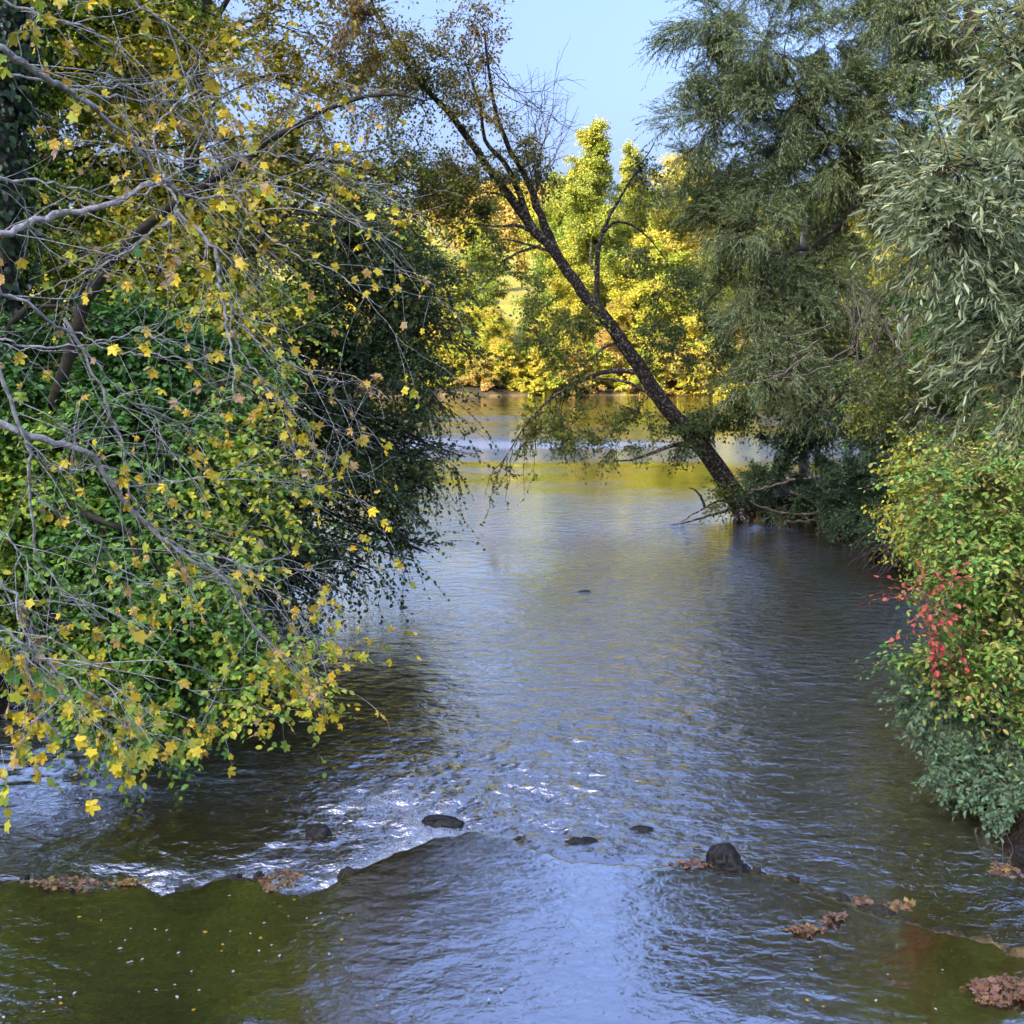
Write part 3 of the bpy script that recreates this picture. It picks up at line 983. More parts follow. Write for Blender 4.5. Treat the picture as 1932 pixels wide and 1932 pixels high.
S_HORN = dict(dens=2.7, k=11, L=(.35, .8), size=.082, leaf=ROUND, pal=P_HORN, tone=.47, tv=.42, ns=1.3, tw=.0035, flat=1.2, ruffle=.5, hang=.25, sag=.3, outw=.9)
big_tree('hornbeam_tree', 'green and yellow leaved tree low over the water at the lower left', (-8.4, 13.5, .7), P(60, 560, 13.5), [
    PB(60, 700, 13.5, 130, 100) + (9, 210), PB(200, 780, 13.2, 150, 90) + (10, 290), PB(340, 720, 13.5, 140, 90) + (10, 240), PB(60, 860, 12.8, 130, 90) + (9, 220),
    PB(230, 900, 12.6, 160, 90) + (11, 330), PB(400, 880, 12.8, 130, 80) + (9, 220), PB(510, 960, 12.8, 100, 60) + (8, 130), PB(80, 1010, 12.2, 150, 80) + (10, 290),
    PB(260, 1020, 12.2, 150, 80) + (10, 310), PB(400, 1060, 12.2, 100, 60) + (8, 140, .55), PB(150, 1120, 11.8, 150, 70) + (10, 270), PB(310, 1180, 11.6, 120, 60) + (9, 220),
    PB(250, 1270, 11.4, 110, 60) + (8, 180), PB(390, 1250, 11.4, 110, 55) + (8, 190), PB(510, 1290, 11.3, 90, 40) + (7, 110), PB(330, 1350, 11.2, 100, 40) + (7, 140), PB(560, 1340, 11.3, 60, 30) + (5, 60, .7),
    PB(230, 1370, 11.0, 70, 30) + (5, 70, .7), PB(40, 1170, 12, 60, 50) + (5, 70)], S_HORN, M_MOSSY, M_NEARLEAF, .17, group=LG)

S_LIME = dict(shift=-.10, dens=1.7, k=11, L=(.45, 1.0), size=.085, leaf=ROUND, pal=P_LIME, tone=.5, tv=.42, ns=.8, tw=.005, flat=1.0, ruffle=.6, hang=.25, sag=.25, outw=.9)
big_tree('lime_tree', 'yellow green leaved tree filling the upper left behind bare maple twigs', (-9.8, 17, 1), P(120, -620, 17), [
    PB(90, 260, 17, 150, 110) + (10, 270, .5), PB(280, 200, 17, 140, 110) + (10, 260, .6), PB(180, 420, 16.5, 160, 110) + (10, 290, .45), PB(380, 330, 17, 140, 110) + (10, 270, .6),
    PB(330, 520, 16.5, 150, 110) + (10, 280, .5), PB(80, 570, 16, 150, 110) + (10, 250, .35), PB(480, 470, 17.5, 120, 100) + (9, 210, .4), PB(480, 620, 17, 130, 100) + (9, 220, .45),
    PB(60, 60, 17, 150, 130) + (10, 260, .55), PB(240, 40, 17, 120, 100) + (9, 200, .6), PB(160, 700, 16.5, 150, 80) + (8, 190, .3), PB(350, 640, 16.5, 140, 80) + (8, 190, .4), PB(150, -120, 17, 200, 100) + (9, 200, .5), PB(390, 50, 17.5, 90, 80) + (8, 170, .3), PB(400, 160, 17.5, 90, 70) + (8, 150, .35), PB(-150, -300, 17, 220, 150) + (9, 200, .5), PB(120, -330, 17, 220, 130) + (9, 200, .5), PB(330, -250, 17, 160, 120) + (9, 160, .5), PB(60, -560, 17, 220, 130) + (9, 180, .5), PB(300, -500, 17, 160, 120) + (8, 130, .5)],
    S_LIME, M_MOSSY, M_NEARLEAF, .3, group=LG,
    limbs=[limb(LP([(100, 760), (170, 560), (230, 470), (330, 388), (440, 312), (520, 255), (620, 207), (720, 175), (800, 190)], 12.5, 11.0), .075, .010, 26, .012)])
S_MIX = dict(S_LIME, pal=P_OLIVE, size=.10, tone=.5, ns=.5, L=(.5, 1.2))
big_tree('field_maple_tree', 'tall olive and ochre tree behind the left bank, thin crown letting the sky through', (-9.5, 30, 1), P(500, -650, 30), [
    PB(460, 260, 29, 120, 100) + (10, 240, .5), PB(580, 330, 29, 120, 90) + (10, 260, .4), PB(700, 330, 29, 100, 80) + (9, 210, .45), PB(600, 200, 30, 120, 70) + (9, 170, .6), PB(620, 90, 30, 110, 80) + (9, 170, .7),
    PB(430, 120, 30, 100, 80) + (7, 90, .75), PB(560, 440, 29, 130, 80) + (9, 240, .35), PB(720, 440, 28.5, 110, 80) + (9, 220, .35), PB(800, 380, 28.5, 70, 60) + (7, 110, .5), PB(560, -40, 30, 150, 80) + (8, 170, .7),
    PB(400, -60, 30, 120, 80) + (6, 90, .7), PB(800, 470, 28.5, 70, 60) + (7, 110, .5), PB(450, -230, 30, 150, 90) + (8, 150), PB(620, -220, 30, 150, 90) + (8, 150), PB(500, -400, 30, 170, 110) + (8, 160), PB(640, -420, 30, 120, 90) + (7, 100), PB(540, -590, 30, 150, 90) + (8, 120)],
    dict(S_MIX, twigs=True), M_BARK, M_NEARLEAF, .3, group=LG)
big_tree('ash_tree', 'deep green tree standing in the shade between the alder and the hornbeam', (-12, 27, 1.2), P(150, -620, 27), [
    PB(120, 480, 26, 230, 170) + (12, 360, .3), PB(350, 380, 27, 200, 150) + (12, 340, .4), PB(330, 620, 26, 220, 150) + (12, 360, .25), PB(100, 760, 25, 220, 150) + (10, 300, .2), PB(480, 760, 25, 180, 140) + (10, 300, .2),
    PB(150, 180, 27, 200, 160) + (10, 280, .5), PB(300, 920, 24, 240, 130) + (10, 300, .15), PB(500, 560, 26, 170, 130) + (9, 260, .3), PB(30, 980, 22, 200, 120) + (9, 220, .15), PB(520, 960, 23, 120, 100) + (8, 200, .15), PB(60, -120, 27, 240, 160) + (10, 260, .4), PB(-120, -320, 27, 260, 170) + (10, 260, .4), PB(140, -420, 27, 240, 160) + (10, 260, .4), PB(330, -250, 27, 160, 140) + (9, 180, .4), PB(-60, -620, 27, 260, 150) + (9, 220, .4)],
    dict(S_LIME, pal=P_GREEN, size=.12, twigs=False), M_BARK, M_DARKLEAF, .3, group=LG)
for i, (x, y, px, top, lab) in enumerate([(-15, 38, 520, -150, 'olive green tree far back on the left bank beside the thin ochre crown'),
                                          (-17, 22, -120, -400, 'large dim tree at the extreme left edge behind the yellow leaves'),
                                          (-14, 44, 640, 330, 'low bushy tree on the left bank end above the riffle')]):
    t = P(px, top, y)
    bl = [(np.array([x + rng.normal() * 2.2 + 1.5, y + rng.normal() * 1.5, 1.5 + (t[2] - 1.5) * (k + .6) / 9]), np.array([2.4, 2.2, 1.7]) * (1.0 if i < 2 else .8), 9, 170, .3 + .04 * k) for k in range(9)]
    big_tree('bank_tree', lab, (x, y, 1.2), t, bl, dict(S_LIME, pal=P_GREEN if i == 1 else P_OLIVE, size=.15, twigs=False, tone=.4), M_BARK, M_LEAF, .28, group=LG)
# ivy clad trunk at the left edge
wood, leaf = Geo(), Geo()
ivy = limb(LP([(20, 900), (15, 600), (12, 300), (18, 100), (30, -120)], 14.6), .17, .12, 20, .02)
wood.tubes(ivy[0], ivy[1], 9)
n = 4200
k = rng.integers(0, 19, n)
an = rng.uniform(0, 6.28, n)
pp = ivy[0][k] + (ivy[0][k + 1] - ivy[0][k]) * rng.uniform(0, 1, (n, 1))
od = np.stack([np.cos(an), np.sin(an), np.zeros(n)], -1)
pp = pp + od * (.17 + rng.uniform(0, 1, (n, 1)) ** 1.6 * .42)
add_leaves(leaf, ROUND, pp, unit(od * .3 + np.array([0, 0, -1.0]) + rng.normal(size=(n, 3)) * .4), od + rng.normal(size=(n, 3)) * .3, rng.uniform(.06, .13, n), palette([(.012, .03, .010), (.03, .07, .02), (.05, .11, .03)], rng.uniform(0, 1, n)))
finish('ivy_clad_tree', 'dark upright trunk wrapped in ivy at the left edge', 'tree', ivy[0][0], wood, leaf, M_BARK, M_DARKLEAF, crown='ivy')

# ------------------------------------------------------------------ the near maple on the left
wood, leaf = Geo(), Geo()
mbase = np.array([-4.6, 3.4, .9])
crotch = np.array([-4.5, 3.6, 6.0])
ML = []


def ml(pts, Y0, Y1, r0, r1, n=34, wob=.008):
    l = limb(LP(pts, Y0, Y1), r0 * .68, r1 * .75, n, wob)
    l = (l[0], l[1] * (1 + rng.uniform(-.13, .2, n)))
    ML.append(l)
    return l


trunkl = limb([mbase - [0, 0, .5], mbase + [.1, 0, 2.2], crotch, crotch + [.5, .6, 3.4]], .20, .07, 20, .01)
m1 = ml([(-300, 520), (-60, 462), (0, 440), (100, 412), (200, 385), (290, 345), (318, 340)], 5.2, 6.4, .040, .013)
m2 = ml([(330, 392), (400, 470), (415, 540), (425, 610), (440, 680), (436, 760)], 6.4, 6.0, .020, .006)
m3 = ml([(-200, -40), (0, 90), (60, 130), (130, 170), (200, 225), (260, 280), (310, 345)], 4.9, 6.2, .030, .012)
ml([(315, 345), (360, 372), (440, 366), (510, 352), (580, 372), (680, 420), (760, 470)], 6.4, 6.8, .014, .004)
ml([(310, 345), (335, 392), (300, 430), (230, 480), (150, 520), (60, 560)], 6.4, 5.6, .012, .003)
ml([(415, 545), (450, 600), (500, 655), (580, 700), (650, 720)], 6.2, 6.3, .010, .003)
ml([(440, 365), (490, 430), (560, 480), (640, 520), (720, 580)], 6.5, 6.7, .010, .003)
ml([(-60, 560), (0, 711), (31, 786), (51, 841), (56, 899), (60, 984), (70, 1053), (82, 1070), (130, 1125), (160, 1152), (205, 1166)], 5.0, 5.6, .016, .004)
ml([(51, 841), (62, 850), (102, 886), (137, 892), (180, 880)], 5.2, 5.4, .007, .003)
ml([(58, 925), (102, 964), (130, 981), (171, 1002), (198, 1032), (225, 1067), (283, 1101), (342, 1111)], 5.3, 5.7, .010, .003)
ml([(-150, 760), (0, 800), (75, 824), (120, 838), (171, 858), (198, 892), (232, 943), (270, 981), (325, 1032), (396, 1077), (437, 1108), (458, 1138), (485, 1190), (533, 1237), (588, 1306)], 5.4, 6.8, .032, .006, 34)
ml([(325, 1032), (386, 1045), (437, 1060), (495, 1090), (533, 1128), (564, 1162), (595, 1207), (615, 1290)], 6.3, 6.8, .012, .004)
ml([(396, 1075), (450, 1065), (520, 1090), (590, 1130), (650, 1165)], 6.4, 6.9, .007, .002)
ml([(120, 600), (178, 701), (205, 776), (225, 821), (239, 865), (246, 926), (300, 1000), (370, 1050)], 6.0, 6.3, .013, .004)
ml([(-100, 900), (0, 991), (41, 1050), (80, 1104), (95, 1150)], 4.8, 5.0, .009, .003)
ml([(-150, 1000), (0, 1097), (41, 1142), (51, 1169), (63, 1217), (80, 1260)], 4.6, 4.9, .014, .004)
ml([(-150, 1080), (0, 1183), (61, 1227), (113, 1268), (184, 1320), (240, 1375)], 4.5, 4.8, .013, .004)
ml([(-120, 1120), (0, 1205), (50, 1240), (110, 1300), (165, 1345)], 4.4, 4.7, .009, .003)
ml([(440, 620), (454, 660), (492, 718), (536, 762), (577, 797), (601, 850)], 6.0, 6.3, .008, .003)
ml([(120, 610), (205, 660), (290, 670), (375, 679), (430, 660)], 6.0, 6.2, .008, .003)
ml([(170, 860), (212, 906), (260, 918), (328, 906), (420, 902), (512, 906), (598, 916), (640, 905)], 5.8, 6.6, .008, .002)
ml([(-100, 330), (0, 335), (120, 350), (230, 372), (310, 345)], 5.0, 6.2, .010, .006)
ml([(-100, 480), (0, 540), (90, 600), (150, 650), (230, 740), (300, 780)], 4.9, 5.9, .016, .004)
ml([(-100, 610), (0, 640), (110, 655), (200, 640), (300, 610)], 5.0, 5.6, .012, .003)
ml([(-80, 100), (60, 150), (200, 165), (330, 150), (450, 130)], 5.4, 6.8, .012, .003)
ml([(130, 170), (250, 185), (360, 190), (480, 160), (560, 130)], 5.8, 7.2, .010, .003)
ml([(310, 340), (290, 260), (330, 200), (420, 150), (520, 100)], 6.4, 7.2, .010, .003)
ml([(260, 280), (370, 300), (470, 290), (560, 300), (660, 340), (760, 350)], 6.2, 7.0, .010, .003)
ml([(-100, -60), (60, 20), (170, 60), (260, 130), (300, 210)], 5.2, 6.2, .012, .004)
ml([(100, -120), (220, -20), (330, 60), (400, 130), (480, 240), (560, 300)], 5.6, 6.8, .012, .003)
# wood joining the limbs to the trunk outside the frame
for l in ML:
    p0 = l[0][0]
    if p0[0] / p0[1] < -.50:
        j = trunkl[0][np.abs(trunkl[0][:, 2] - (p0[2] + .2)).argmin()]
        jj = limb([j, (j + p0) / 2 + np.array([0, 0, .05]), p0], l[1][0] * 1.5, l[1][0], 10)
        wood.tubes(jj[0], jj[1], 7)
wood.tubes(trunkl[0], trunkl[1], 12)
for p, r in ML:
    wood.tubes(p, r, 7)
S_MAP = dict(k=3, L=(.10, .26), size=.061, leaf=MAPLE, pal=P_MAPLE, tone=.55, keep=.5, tw=.0022, flat=.45, ruffle=.75, hang=.7, sag=.25, spread=.7, fwd=.7, gj=.20, t0=.5)
GREEN_END = np.array([.0])
for p, r in ML:
    nseg = len(p)
    Ltot = np.linalg.norm(np.diff(p, axis=0), axis=1).sum()
    ns = int(4 + 3.0 * Ltot)
    ii = np.clip((rng.uniform(.12, 1, ns) * (nseg - 1)).astype(int), 1, nseg - 2)
    st = p[ii]
    fw = unit(p[ii + 1] - p[ii - 1])
    sd = unit(np.cross(fw, rng.normal(size=(ns, 3)) + np.array([0, 1.2, 0])))
    dr = unit(fw * .8 + sd * rng.choice([-1, 1], (ns, 1)) * .75 + np.array([.15, .05, -.05]) + rng.normal(size=(ns, 3)) * .18)
    L = rng.uniform(.25, .95, ns)
    en_ = st + dr * L[:, None] - np.array([0, 0, .2]) * L[:, None]
    L = np.where(en_[:, 2] < 5.12 - .40 * en_[:, 1], L * .3, L)
    tt = np.linspace(0, 1, 7)[None, :, None]
    bend = rng.normal(size=(ns, 1, 3)) * .10
    sub = st[:, None] + dr[:, None] * (L[:, None, None] * tt) + np.array([0, 0, -.22]) * (L[:, None, None] * tt ** 2) + bend * L[:, None, None] * np.sin(tt * 3.1)
    sub[:, 1:] += rng.normal(size=(ns, 6, 3)) * .006
    wood.tubes(sub, np.clip(r[ii] * .5, .0020, .0036)[:, None] * np.linspace(1, .5, 7)[None], 4)
    # twigs on the sub branches
    n2 = int(ns * 3.1)
    j = rng.integers(0, ns, n2)
    k2 = rng.integers(2, 7, n2)
    b = sub[j, k2]
    d = unit(unit(sub[j, np.minimum(k2 + 1, 6)] - sub[j, k2 - 1]) + rng.normal(size=(n2, 3)) * .55 + np.array([0, 0, -.12]))
    L2 = rng.uniform(.10, .38, n2)
    tt = np.linspace(0, 1, 5)[None, :, None]
    tw = b[:, None] + d[:, None] * (L2[:, None, None] * tt) + np.array([0, 0, .12]) * (L2[:, None, None] * tt ** 2)
    tw[:, 1:] += rng.normal(size=(n2, 4, 3)) * .004
    wood.tubes(tw, np.full((n2, 1), .0016) * np.linspace(1, .6, 5)[None], 3)
    sel = rng.uniform(size=n2) < .72
    e = tw[sel, -1]
    lowz = np.clip((p[-1, 2] - 3.2) / -2.0, 0, 1)
    sprays(wood, leaf, e, d[sel], S_MAP, .58 - .22 * lowz + rng.normal(size=len(e)) * .12)
# leafier tips low over the water
tips = [(600, 860, 6.3), (580, 1300, 6.8), (610, 1200, 6.8), (600, 1150, 6.9), (240, 1380, 4.9), (170, 1350, 4.8), (330, 1120, 5.7), (20, 1240, 4.7), (90, 1280, 5), (10, 1390, 4.6), (590, 1250, 6.8), (540, 1330, 6.8),
        (60, 1370, 4.7), (210, 1310, 4.9), (290, 1330, 5.2), (380, 1370, 6), (480, 1250, 6.4), (640, 340, 6.9), (700, 440, 6.8), (60, 40, 5.2), (510, 760, 6.2), (560, 800, 6.3), (120, 20, 5.4)]
for a, b_, Y in tips:
    q = P(a, b_, Y)
    near_ = min(ML, key=lambda l: np.linalg.norm(l[0] - q, axis=1).min())
    s0 = near_[0][np.linalg.norm(near_[0] - q, axis=1).argmin()]
    l = limb([s0, (s0 + q) / 2 + rng.normal(size=3) * .03, q], .004, .0025, 8, .004)
    wood.tubes(l[0], l[1], 4)
    m = 10
    sprays(wood, leaf, q + rng.normal(size=(m, 3)) * .07, unit(rng.normal(size=(m, 3)) + np.array([.3, 0, -.4])), dict(S_MAP, keep=.8), rng.uniform(.25, .6, m))
finish('maple_tree', 'near maple with pale bare twigs and scattered yellow lobed leaves reaching in from the left', 'tree', mbase, wood, leaf, M_PALE, M_NEARLEAF, crown='leaves', trunk='branches')

# ------------------------------------------------------------------ right bank: willows and shrubs
S_WIL = dict(dens=2.6, k=16, L=(.4, 1.0), size=.115, leaf=LANCE, pal=P_WILLOW, tone=.4, tv=.3, ns=.5, tw=.004, flat=.3, ruffle=.8, hang=.4, sag=.3, outw=.8, fwd=.9, spread=.6, lift=.1)
wbase = (12.2, 27.5, 1.2)
wl_ = [limb(LP([(1800, 520), (1700, 390), (1640, 372), (1575, 430), (1520, 470), (1460, 478), (1400, 462)], 27, 26), .12, .025, 24, .02),
       limb(LP([(1830, 420), (1760, 340), (1690, 310), (1620, 290), (1550, 245), (1510, 180), (1480, 120)], 27.2, 26.4), .13, .025, 24, .02),
       limb(LP([(1850, 330), (1830, 120), (1800, 60), (1770, -40)], 27.4, 27.6), .16, .05, 20, .02),
       limb(LP([(1830, 330), (1740, 255), (1650, 258), (1590, 230), (1540, 160)], 27.2, 26.6), .09, .02, 20, .02),
       limb(LP([(1830, 110), (1740, 110), (1700, 130), (1640, 170)], 27.5, 27), .07, .02, 16, .02)]
WB = [(1330, 40, 85, 80), (1310, 130, 80, 70), (1370, 200, 90, 70), (1300, 250, 70, 60), (1440, 80, 100, 90), (1550, 60, 110, 90), (1660, 50, 110, 80), (1470, 200, 110, 80),
      (1330, 330, 80, 70), (1420, 320, 100, 80), (1340, 420, 70, 60), (1440, 430, 100, 60), (1540, 330, 100, 80), (1640, 200, 90, 80), (1400, 540, 80, 60), (1490, 560, 110, 70),
      (1420, 640, 80, 60), (1520, 660, 100, 70), (1600, 560, 90, 70), (1620, 420, 80, 70), (1720, 330, 80, 90), (1700, 200, 80, 70), (1760, 480, 90, 90), (1450, 720, 80, 50),
      (1480, -50, 160, 60), (1640, -60, 140, 60), (1580, 170, 80, 60), (1500, 260, 80, 60), (1590, 300, 80, 60), (1450, 350, 70, 50), (1660, 330, 70, 60), (1700, -20, 90, 70), (1790, 40, 90, 80), (1740, 120, 80, 60), (1740, -230, 150, 100), (1800, -400, 140, 110), (1570, 760, 80, 50), (1680, 600, 90, 70)]
big_tree('willow_tree', 'big grey green willow with curved dark limbs on the right bank', wbase, P(1810, -440, 27.5),
         [PB(a, b, 27 + rng.uniform(-1.5, 1.2), rx, ry) + (10, 210, .4 + rng.normal() * .08) for a, b, rx, ry in WB], S_WIL, M_BARK, M_WILLOW, .42, limbs=wl_)
# second willow mass further back
big_tree('willow_tree', 'paler grey willow further back beside the leaning trunk', (12.0, 34, 1), P(1480, 420, 34), [
    PB(1400, 600, 34, 90, 80) + (8, 200), PB(1480, 680, 34, 100, 80) + (8, 220), PB(1440, 500, 34, 90, 70) + (8, 180), PB(1560, 560, 34, 120, 90) + (8, 220), PB(1560, 720, 34, 110, 70) + (8, 200), PB(1390, 700, 33.5, 60, 50) + (6, 100)],
    dict(S_WIL, size=.13, twigs=False, tone=.5), M_BARK, M_WILLOW, .25)
# white trunked tree behind
wood, leaf = Geo(), Geo()
bt = limb(LP([(1518, 900), (1512, 820), (1505, 740), (1508, 600), (1520, 380)], 31.5), .17, .09, 20, .015)
grow(wood, leaf, [bt], [PB(1530, 330, 33, 120, 100) + (8, 150, .6), PB(1600, 640, 32.5, 90, 70) + (8, 110, .8), PB(1470, 420, 33, 100, 80) + (7, 110, .7)], dict(S_LIME, pal=P_OLIVE, size=.11), 6)
finish('birch_tree', 'pale white barked trunk standing in the shrubs of the right bank', 'tree', bt[0][0], wood, leaf, M_BIRCH, M_LEAF)

for i, (x, y, px, top, lab) in enumerate([(18, 34, 1900, -300, 'tall leafy tree behind the big willow at the right'),
                                          (24, 46, 1720, -120, 'yellowing tree deep behind the willow limbs'),
                                          (17, 22, 2250, -500, 'tall dim tree beyond the right edge behind the near willow'),
                                          (20, 55, 1500, 250, 'yellowing tree on the far right bank behind the pale willow')]):
    t = P(px, top, y)
    bl = [(np.array([x + rng.normal() * 2.4, y + rng.normal() * 1.8, 1.5 + (t[2] - 1.5) * (k + .6) / 9]), np.array([2.9, 2.4, 1.9]), 9, 180, (.35, .75, .3, .7)[i] + rng.normal() * .08) for k in range(9)]
    big_tree('bank_tree', lab, (x, y, 1.2), t, bl, dict(S_LIME, pal=P_LIME if i in (1, 3) else P_OLIVE, size=.16, twigs=False), M_BARK, M_LEAF, .3, group='trees behind the willow')


def shrub(name, label, base, blobs, spec, bark, mat, stems=5, group=None, sr=.018, cat='shrub'):
    wood, leaf = Geo(), Geo()
    base = np.asarray(base, float)
    cs = np.mean([b[0] for b in blobs], axis=0)
    sk = []
    for i in range(stems):
        c = blobs[rng.integers(0, len(blobs))][0]
        s = base + rng.normal(size=3) * np.array([.2, .2, 0]) + np.array([0, 0, -.15])
        e = s + (c - s) * .55 + rng.normal(size=3) * .12
        sk.append(limb([s, (s + e) / 2 + np.array([0, 0, .1]), e], sr, sr * .6, 10, .01))
    grow(wood, leaf, sk, blobs, spec, 5)
    return finish(name, label, cat, base, wood, leaf, bark, mat, group, crown='foliage', trunk='stems')


SG = 'shrubs under the willow'
S_SHR = dict(dens=2.2, k=10, L=(.3, .7), size=.075, leaf=OVATE, pal=P_SHRUB, tone=.45, tv=.3, ns=.8, tw=.004, flat=.8, ruffle=.7, hang=.3, outw=.9)
shrub('bank_shrub', 'dense dark green shrub hanging over driftwood beside the leaning trunk', (9.6, 31, .6), [
    PB(1450, 840, 30.5, 70, 50) + (8, 190), PB(1530, 850, 30, 80, 55) + (8, 210), PB(1480, 910, 29.9, 90, 40) + (8, 210), PB(1590, 900, 29.5, 80, 55) + (8, 200), PB(1420, 910, 30.3, 50, 40) + (6, 110), PB(1580, 955, 28.8, 70, 30) + (7, 120), PB(1500, 950, 29.6, 70, 25) + (6, 90), PB(1620, 930, 28, 60, 50) + (7, 120), PB(1560, 800, 30.5, 70, 40) + (7, 130), PB(1470, 780, 31, 70, 40) + (7, 120), PB(1550, 740, 31, 70, 45) + (7, 120), PB(1620, 790, 30, 70, 50) + (7, 130)], S_SHR, M_BARK, M_DARKLEAF, 7, SG)
shrub('bank_shrub', 'grey green shrub above the root tangle on the right bank', (10.6, 26, .7), [
    PB(1660, 820, 26.5, 80, 60) + (8, 190, .6), PB(1640, 910, 26, 70, 60) + (8, 180, .4), PB(1700, 920, 25.5, 70, 60) + (8, 170, .5), PB(1720, 830, 26, 70, 60) + (7, 150, .6), PB(1650, 980, 25.6, 60, 40) + (6, 110, .3), PB(1665, 1015, 24.6, 50, 28) + (6, 90, .3), PB(1695, 1045, 23.4, 40, 25) + (6, 70, .3), PB(1610, 975, 27.4, 55, 28) + (6, 100, .25)], S_SHR, M_BARK, M_NEARLEAF, 7, SG)
shrub('bank_shrub', 'olive brown shrub with bare shoots below the near willow', (10.2, 21, .9), [
    PB(1700, 660, 22, 90, 70) + (9, 170, .6), PB(1800, 700, 21.5, 90, 70) + (9, 170, .5), PB(1760, 780, 21.5, 90, 60) + (9, 190, .5), PB(1860, 760, 20, 90, 80) + (8, 170, .5), PB(1640, 740, 23, 80, 60) + (8, 150, .6), PB(1800, 870, 20, 80, 50) + (7, 150, .6)],
    dict(S_SHR, pal=P_OLIVE, tone=.35), M_DEAD, M_NEARLEAF, 8, SG)
shrub('bank_shrub', 'leafy dark green bush filling the right edge behind the near willow', (10.5, 17, 1), [
    PB(1880, 560, 18, 120, 110) + (9, 220), PB(1800, 560, 19, 100, 90) + (8, 170), PB(1900, 380, 19, 120, 120) + (9, 200), PB(1890, 180, 19, 120, 120) + (9, 200), PB(1900, 700, 17, 90, 80) + (7, 150)],
    dict(S_SHR, pal=P_GREEN, size=.10, tone=.45), M_BARK, M_LEAF, 8, SG)

# dead pinkish twig tangle
wood = Geo()
tb = P(1700, 690, 22.5)
for i in range(70):
    st = P(rng.uniform(1600, 1860), rng.uniform(600, 720), 22 + rng.normal() * .5)
    e = st + np.array([rng.normal() * .45, rng.normal() * .4, rng.uniform(.5, 1.6)])
    l = limb([st, (st + e) / 2 + rng.normal(size=3) * .15, e], .013, .005, 9, .015)
    wood.tubes(l[0], l[1], 4)
for i in range(10):
    st = P(rng.uniform(1480, 1700), rng.uniform(600, 720), 23 + rng.normal() * .5)
    e = st + np.array([-rng.uniform(.4, 1.6), rng.normal() * .4, rng.normal() * .4])
    l = limb([st, (st + e) / 2 + np.array([0, 0, -.15]), e], .018, .006, 10, .02)
    wood.tubes(l[0], l[1], 4)
tw = limb([(10.2, 22.4, .8), P(1720, 820, 22.4), P(1700, 700, 22.3), P(1690, 640, 22)], .05, .02, 14, .02)
wood.tubes(tw[0], tw[1], 6)
tag(obj('dead_bush', wood.build('dead_bush', M_DEAD)), 'tangle of bare pinkish grey shoots in front of the willow', 'dead bush')

# near silver willow shoots from the right edge
wood, leaf = Geo(), Geo()
sbase = np.array([4.9, 4.2, 1.0])
strunk = limb([sbase - [0, 0, .4], sbase + [.1, .1, 2], sbase + [0, .3, 4.2], sbase + [-.3, .6, 6.5]], .16, .06, 20, .01)
SW = []
SJ = []
S_SIL = dict(dens=1.7, k=15, L=(.18, .42), size=.058, leaf=LANCE_FINE, pal=P_SILVER, tone=.42, tv=.25, ns=2.0, tw=.0022, flat=.4, ruffle=.7, hang=.1, sag=.35, outw=.8, fwd=1.0, spread=.6, lift=.12, gj=.14)
for pts in ([(2150, 60), (1990, 40), (1900, 30), (1840, 60)], [(2150, 200), (1980, 190), (1900, 215), (1830, 250)], [(2200, 300), (1950, 300), (1800, 315), (1700, 318)],
            [(2200, 440), (1980, 380), (1860, 370), (1740, 395), (1650, 385)], [(2150, 540), (1950, 470), (1830, 450), (1720, 480)], [(2150, 640), (1980, 560), (1880, 545), (1800, 590)],
            [(2150, 750), (1990, 640), (1900, 620), (1830, 660), (1790, 740)], [(2100, 420), (1950, 290), (1850, 150), (1800, 90)], [(2100, 800), (1980, 690), (1920, 680), (1880, 740)]):
    SW.append(limb(LP(pts, 4.6 + rng.uniform(-.1, .2), 5.0 + rng.uniform(-.3, .5)), .012, .004, 20, .008))
for p, r in SW:
    j = strunk[0][np.abs(strunk[0][:, 2] - (p[0, 2] - rng.uniform(.3, 1.0))).argmin()]
    jj = limb([j, j * .55 + p[0] * .45 + np.array([rng.normal() * .1, rng.normal() * .25, .30 + rng.uniform(0, .3)]), p[0] + (p[0] - p[2]) * .15 + np.array([0, 0, .06]), p[0]], .028, r[0], 16, .015)
    wood.tubes(jj[0], jj[1], 6)
    SJ.append(jj)
sb = [(1890, 40, 70, 60), (1860, 110, 60, 45), (1920, 160, 60, 70), (1840, 230, 55, 40), (1900, 260, 70, 60), (1760, 310, 60, 40), (1830, 330, 70, 45), (1910, 360, 70, 60), (1690, 330, 40, 25), (1720, 390, 55, 35), (1800, 420, 70, 45), (1890, 450, 80, 55),
      (1760, 470, 60, 40), (1850, 520, 70, 45), (1920, 560, 60, 60), (1830, 600, 55, 45), (1890, 650, 60, 50), (1840, 700, 50, 40), (1910, 730, 50, 40), (1700, 440, 35, 22), (1790, 720, 25, 18)]
for jj in SJ:
    b_ = jj[0][rng.integers(3, 15, 40)] + rng.normal(size=(40, 3)) * .05
    sprays(wood, leaf, b_, unit(rng.normal(size=(40, 3)) + np.array([-.2, 0, .1])), S_SIL, .42 + rng.normal(size=40) * .1)
grow(wood, leaf, [strunk] + SW, [(strunk[0][k_] + np.array([rng.normal() * .5 + .5, rng.normal() * .6, .2]), np.array([.6, .6, .5]), 7, 40, .42) for k_ in (9, 11, 13, 15, 17, 19)] + [PB(a + 45, b, 4.85 + rng.uniform(-.25, .35), rx, ry) + (7, int(rx * ry / 95) + 6, .42 + rng.normal() * .1) for a, b, rx, ry in sb], S_SIL, 5)
finish('near_willow_tree', 'silver leaved willow shoots close at the right edge', 'tree', sbase, wood, leaf, M_BARK, M_WILLOW, crown='leaves', trunk='branches')

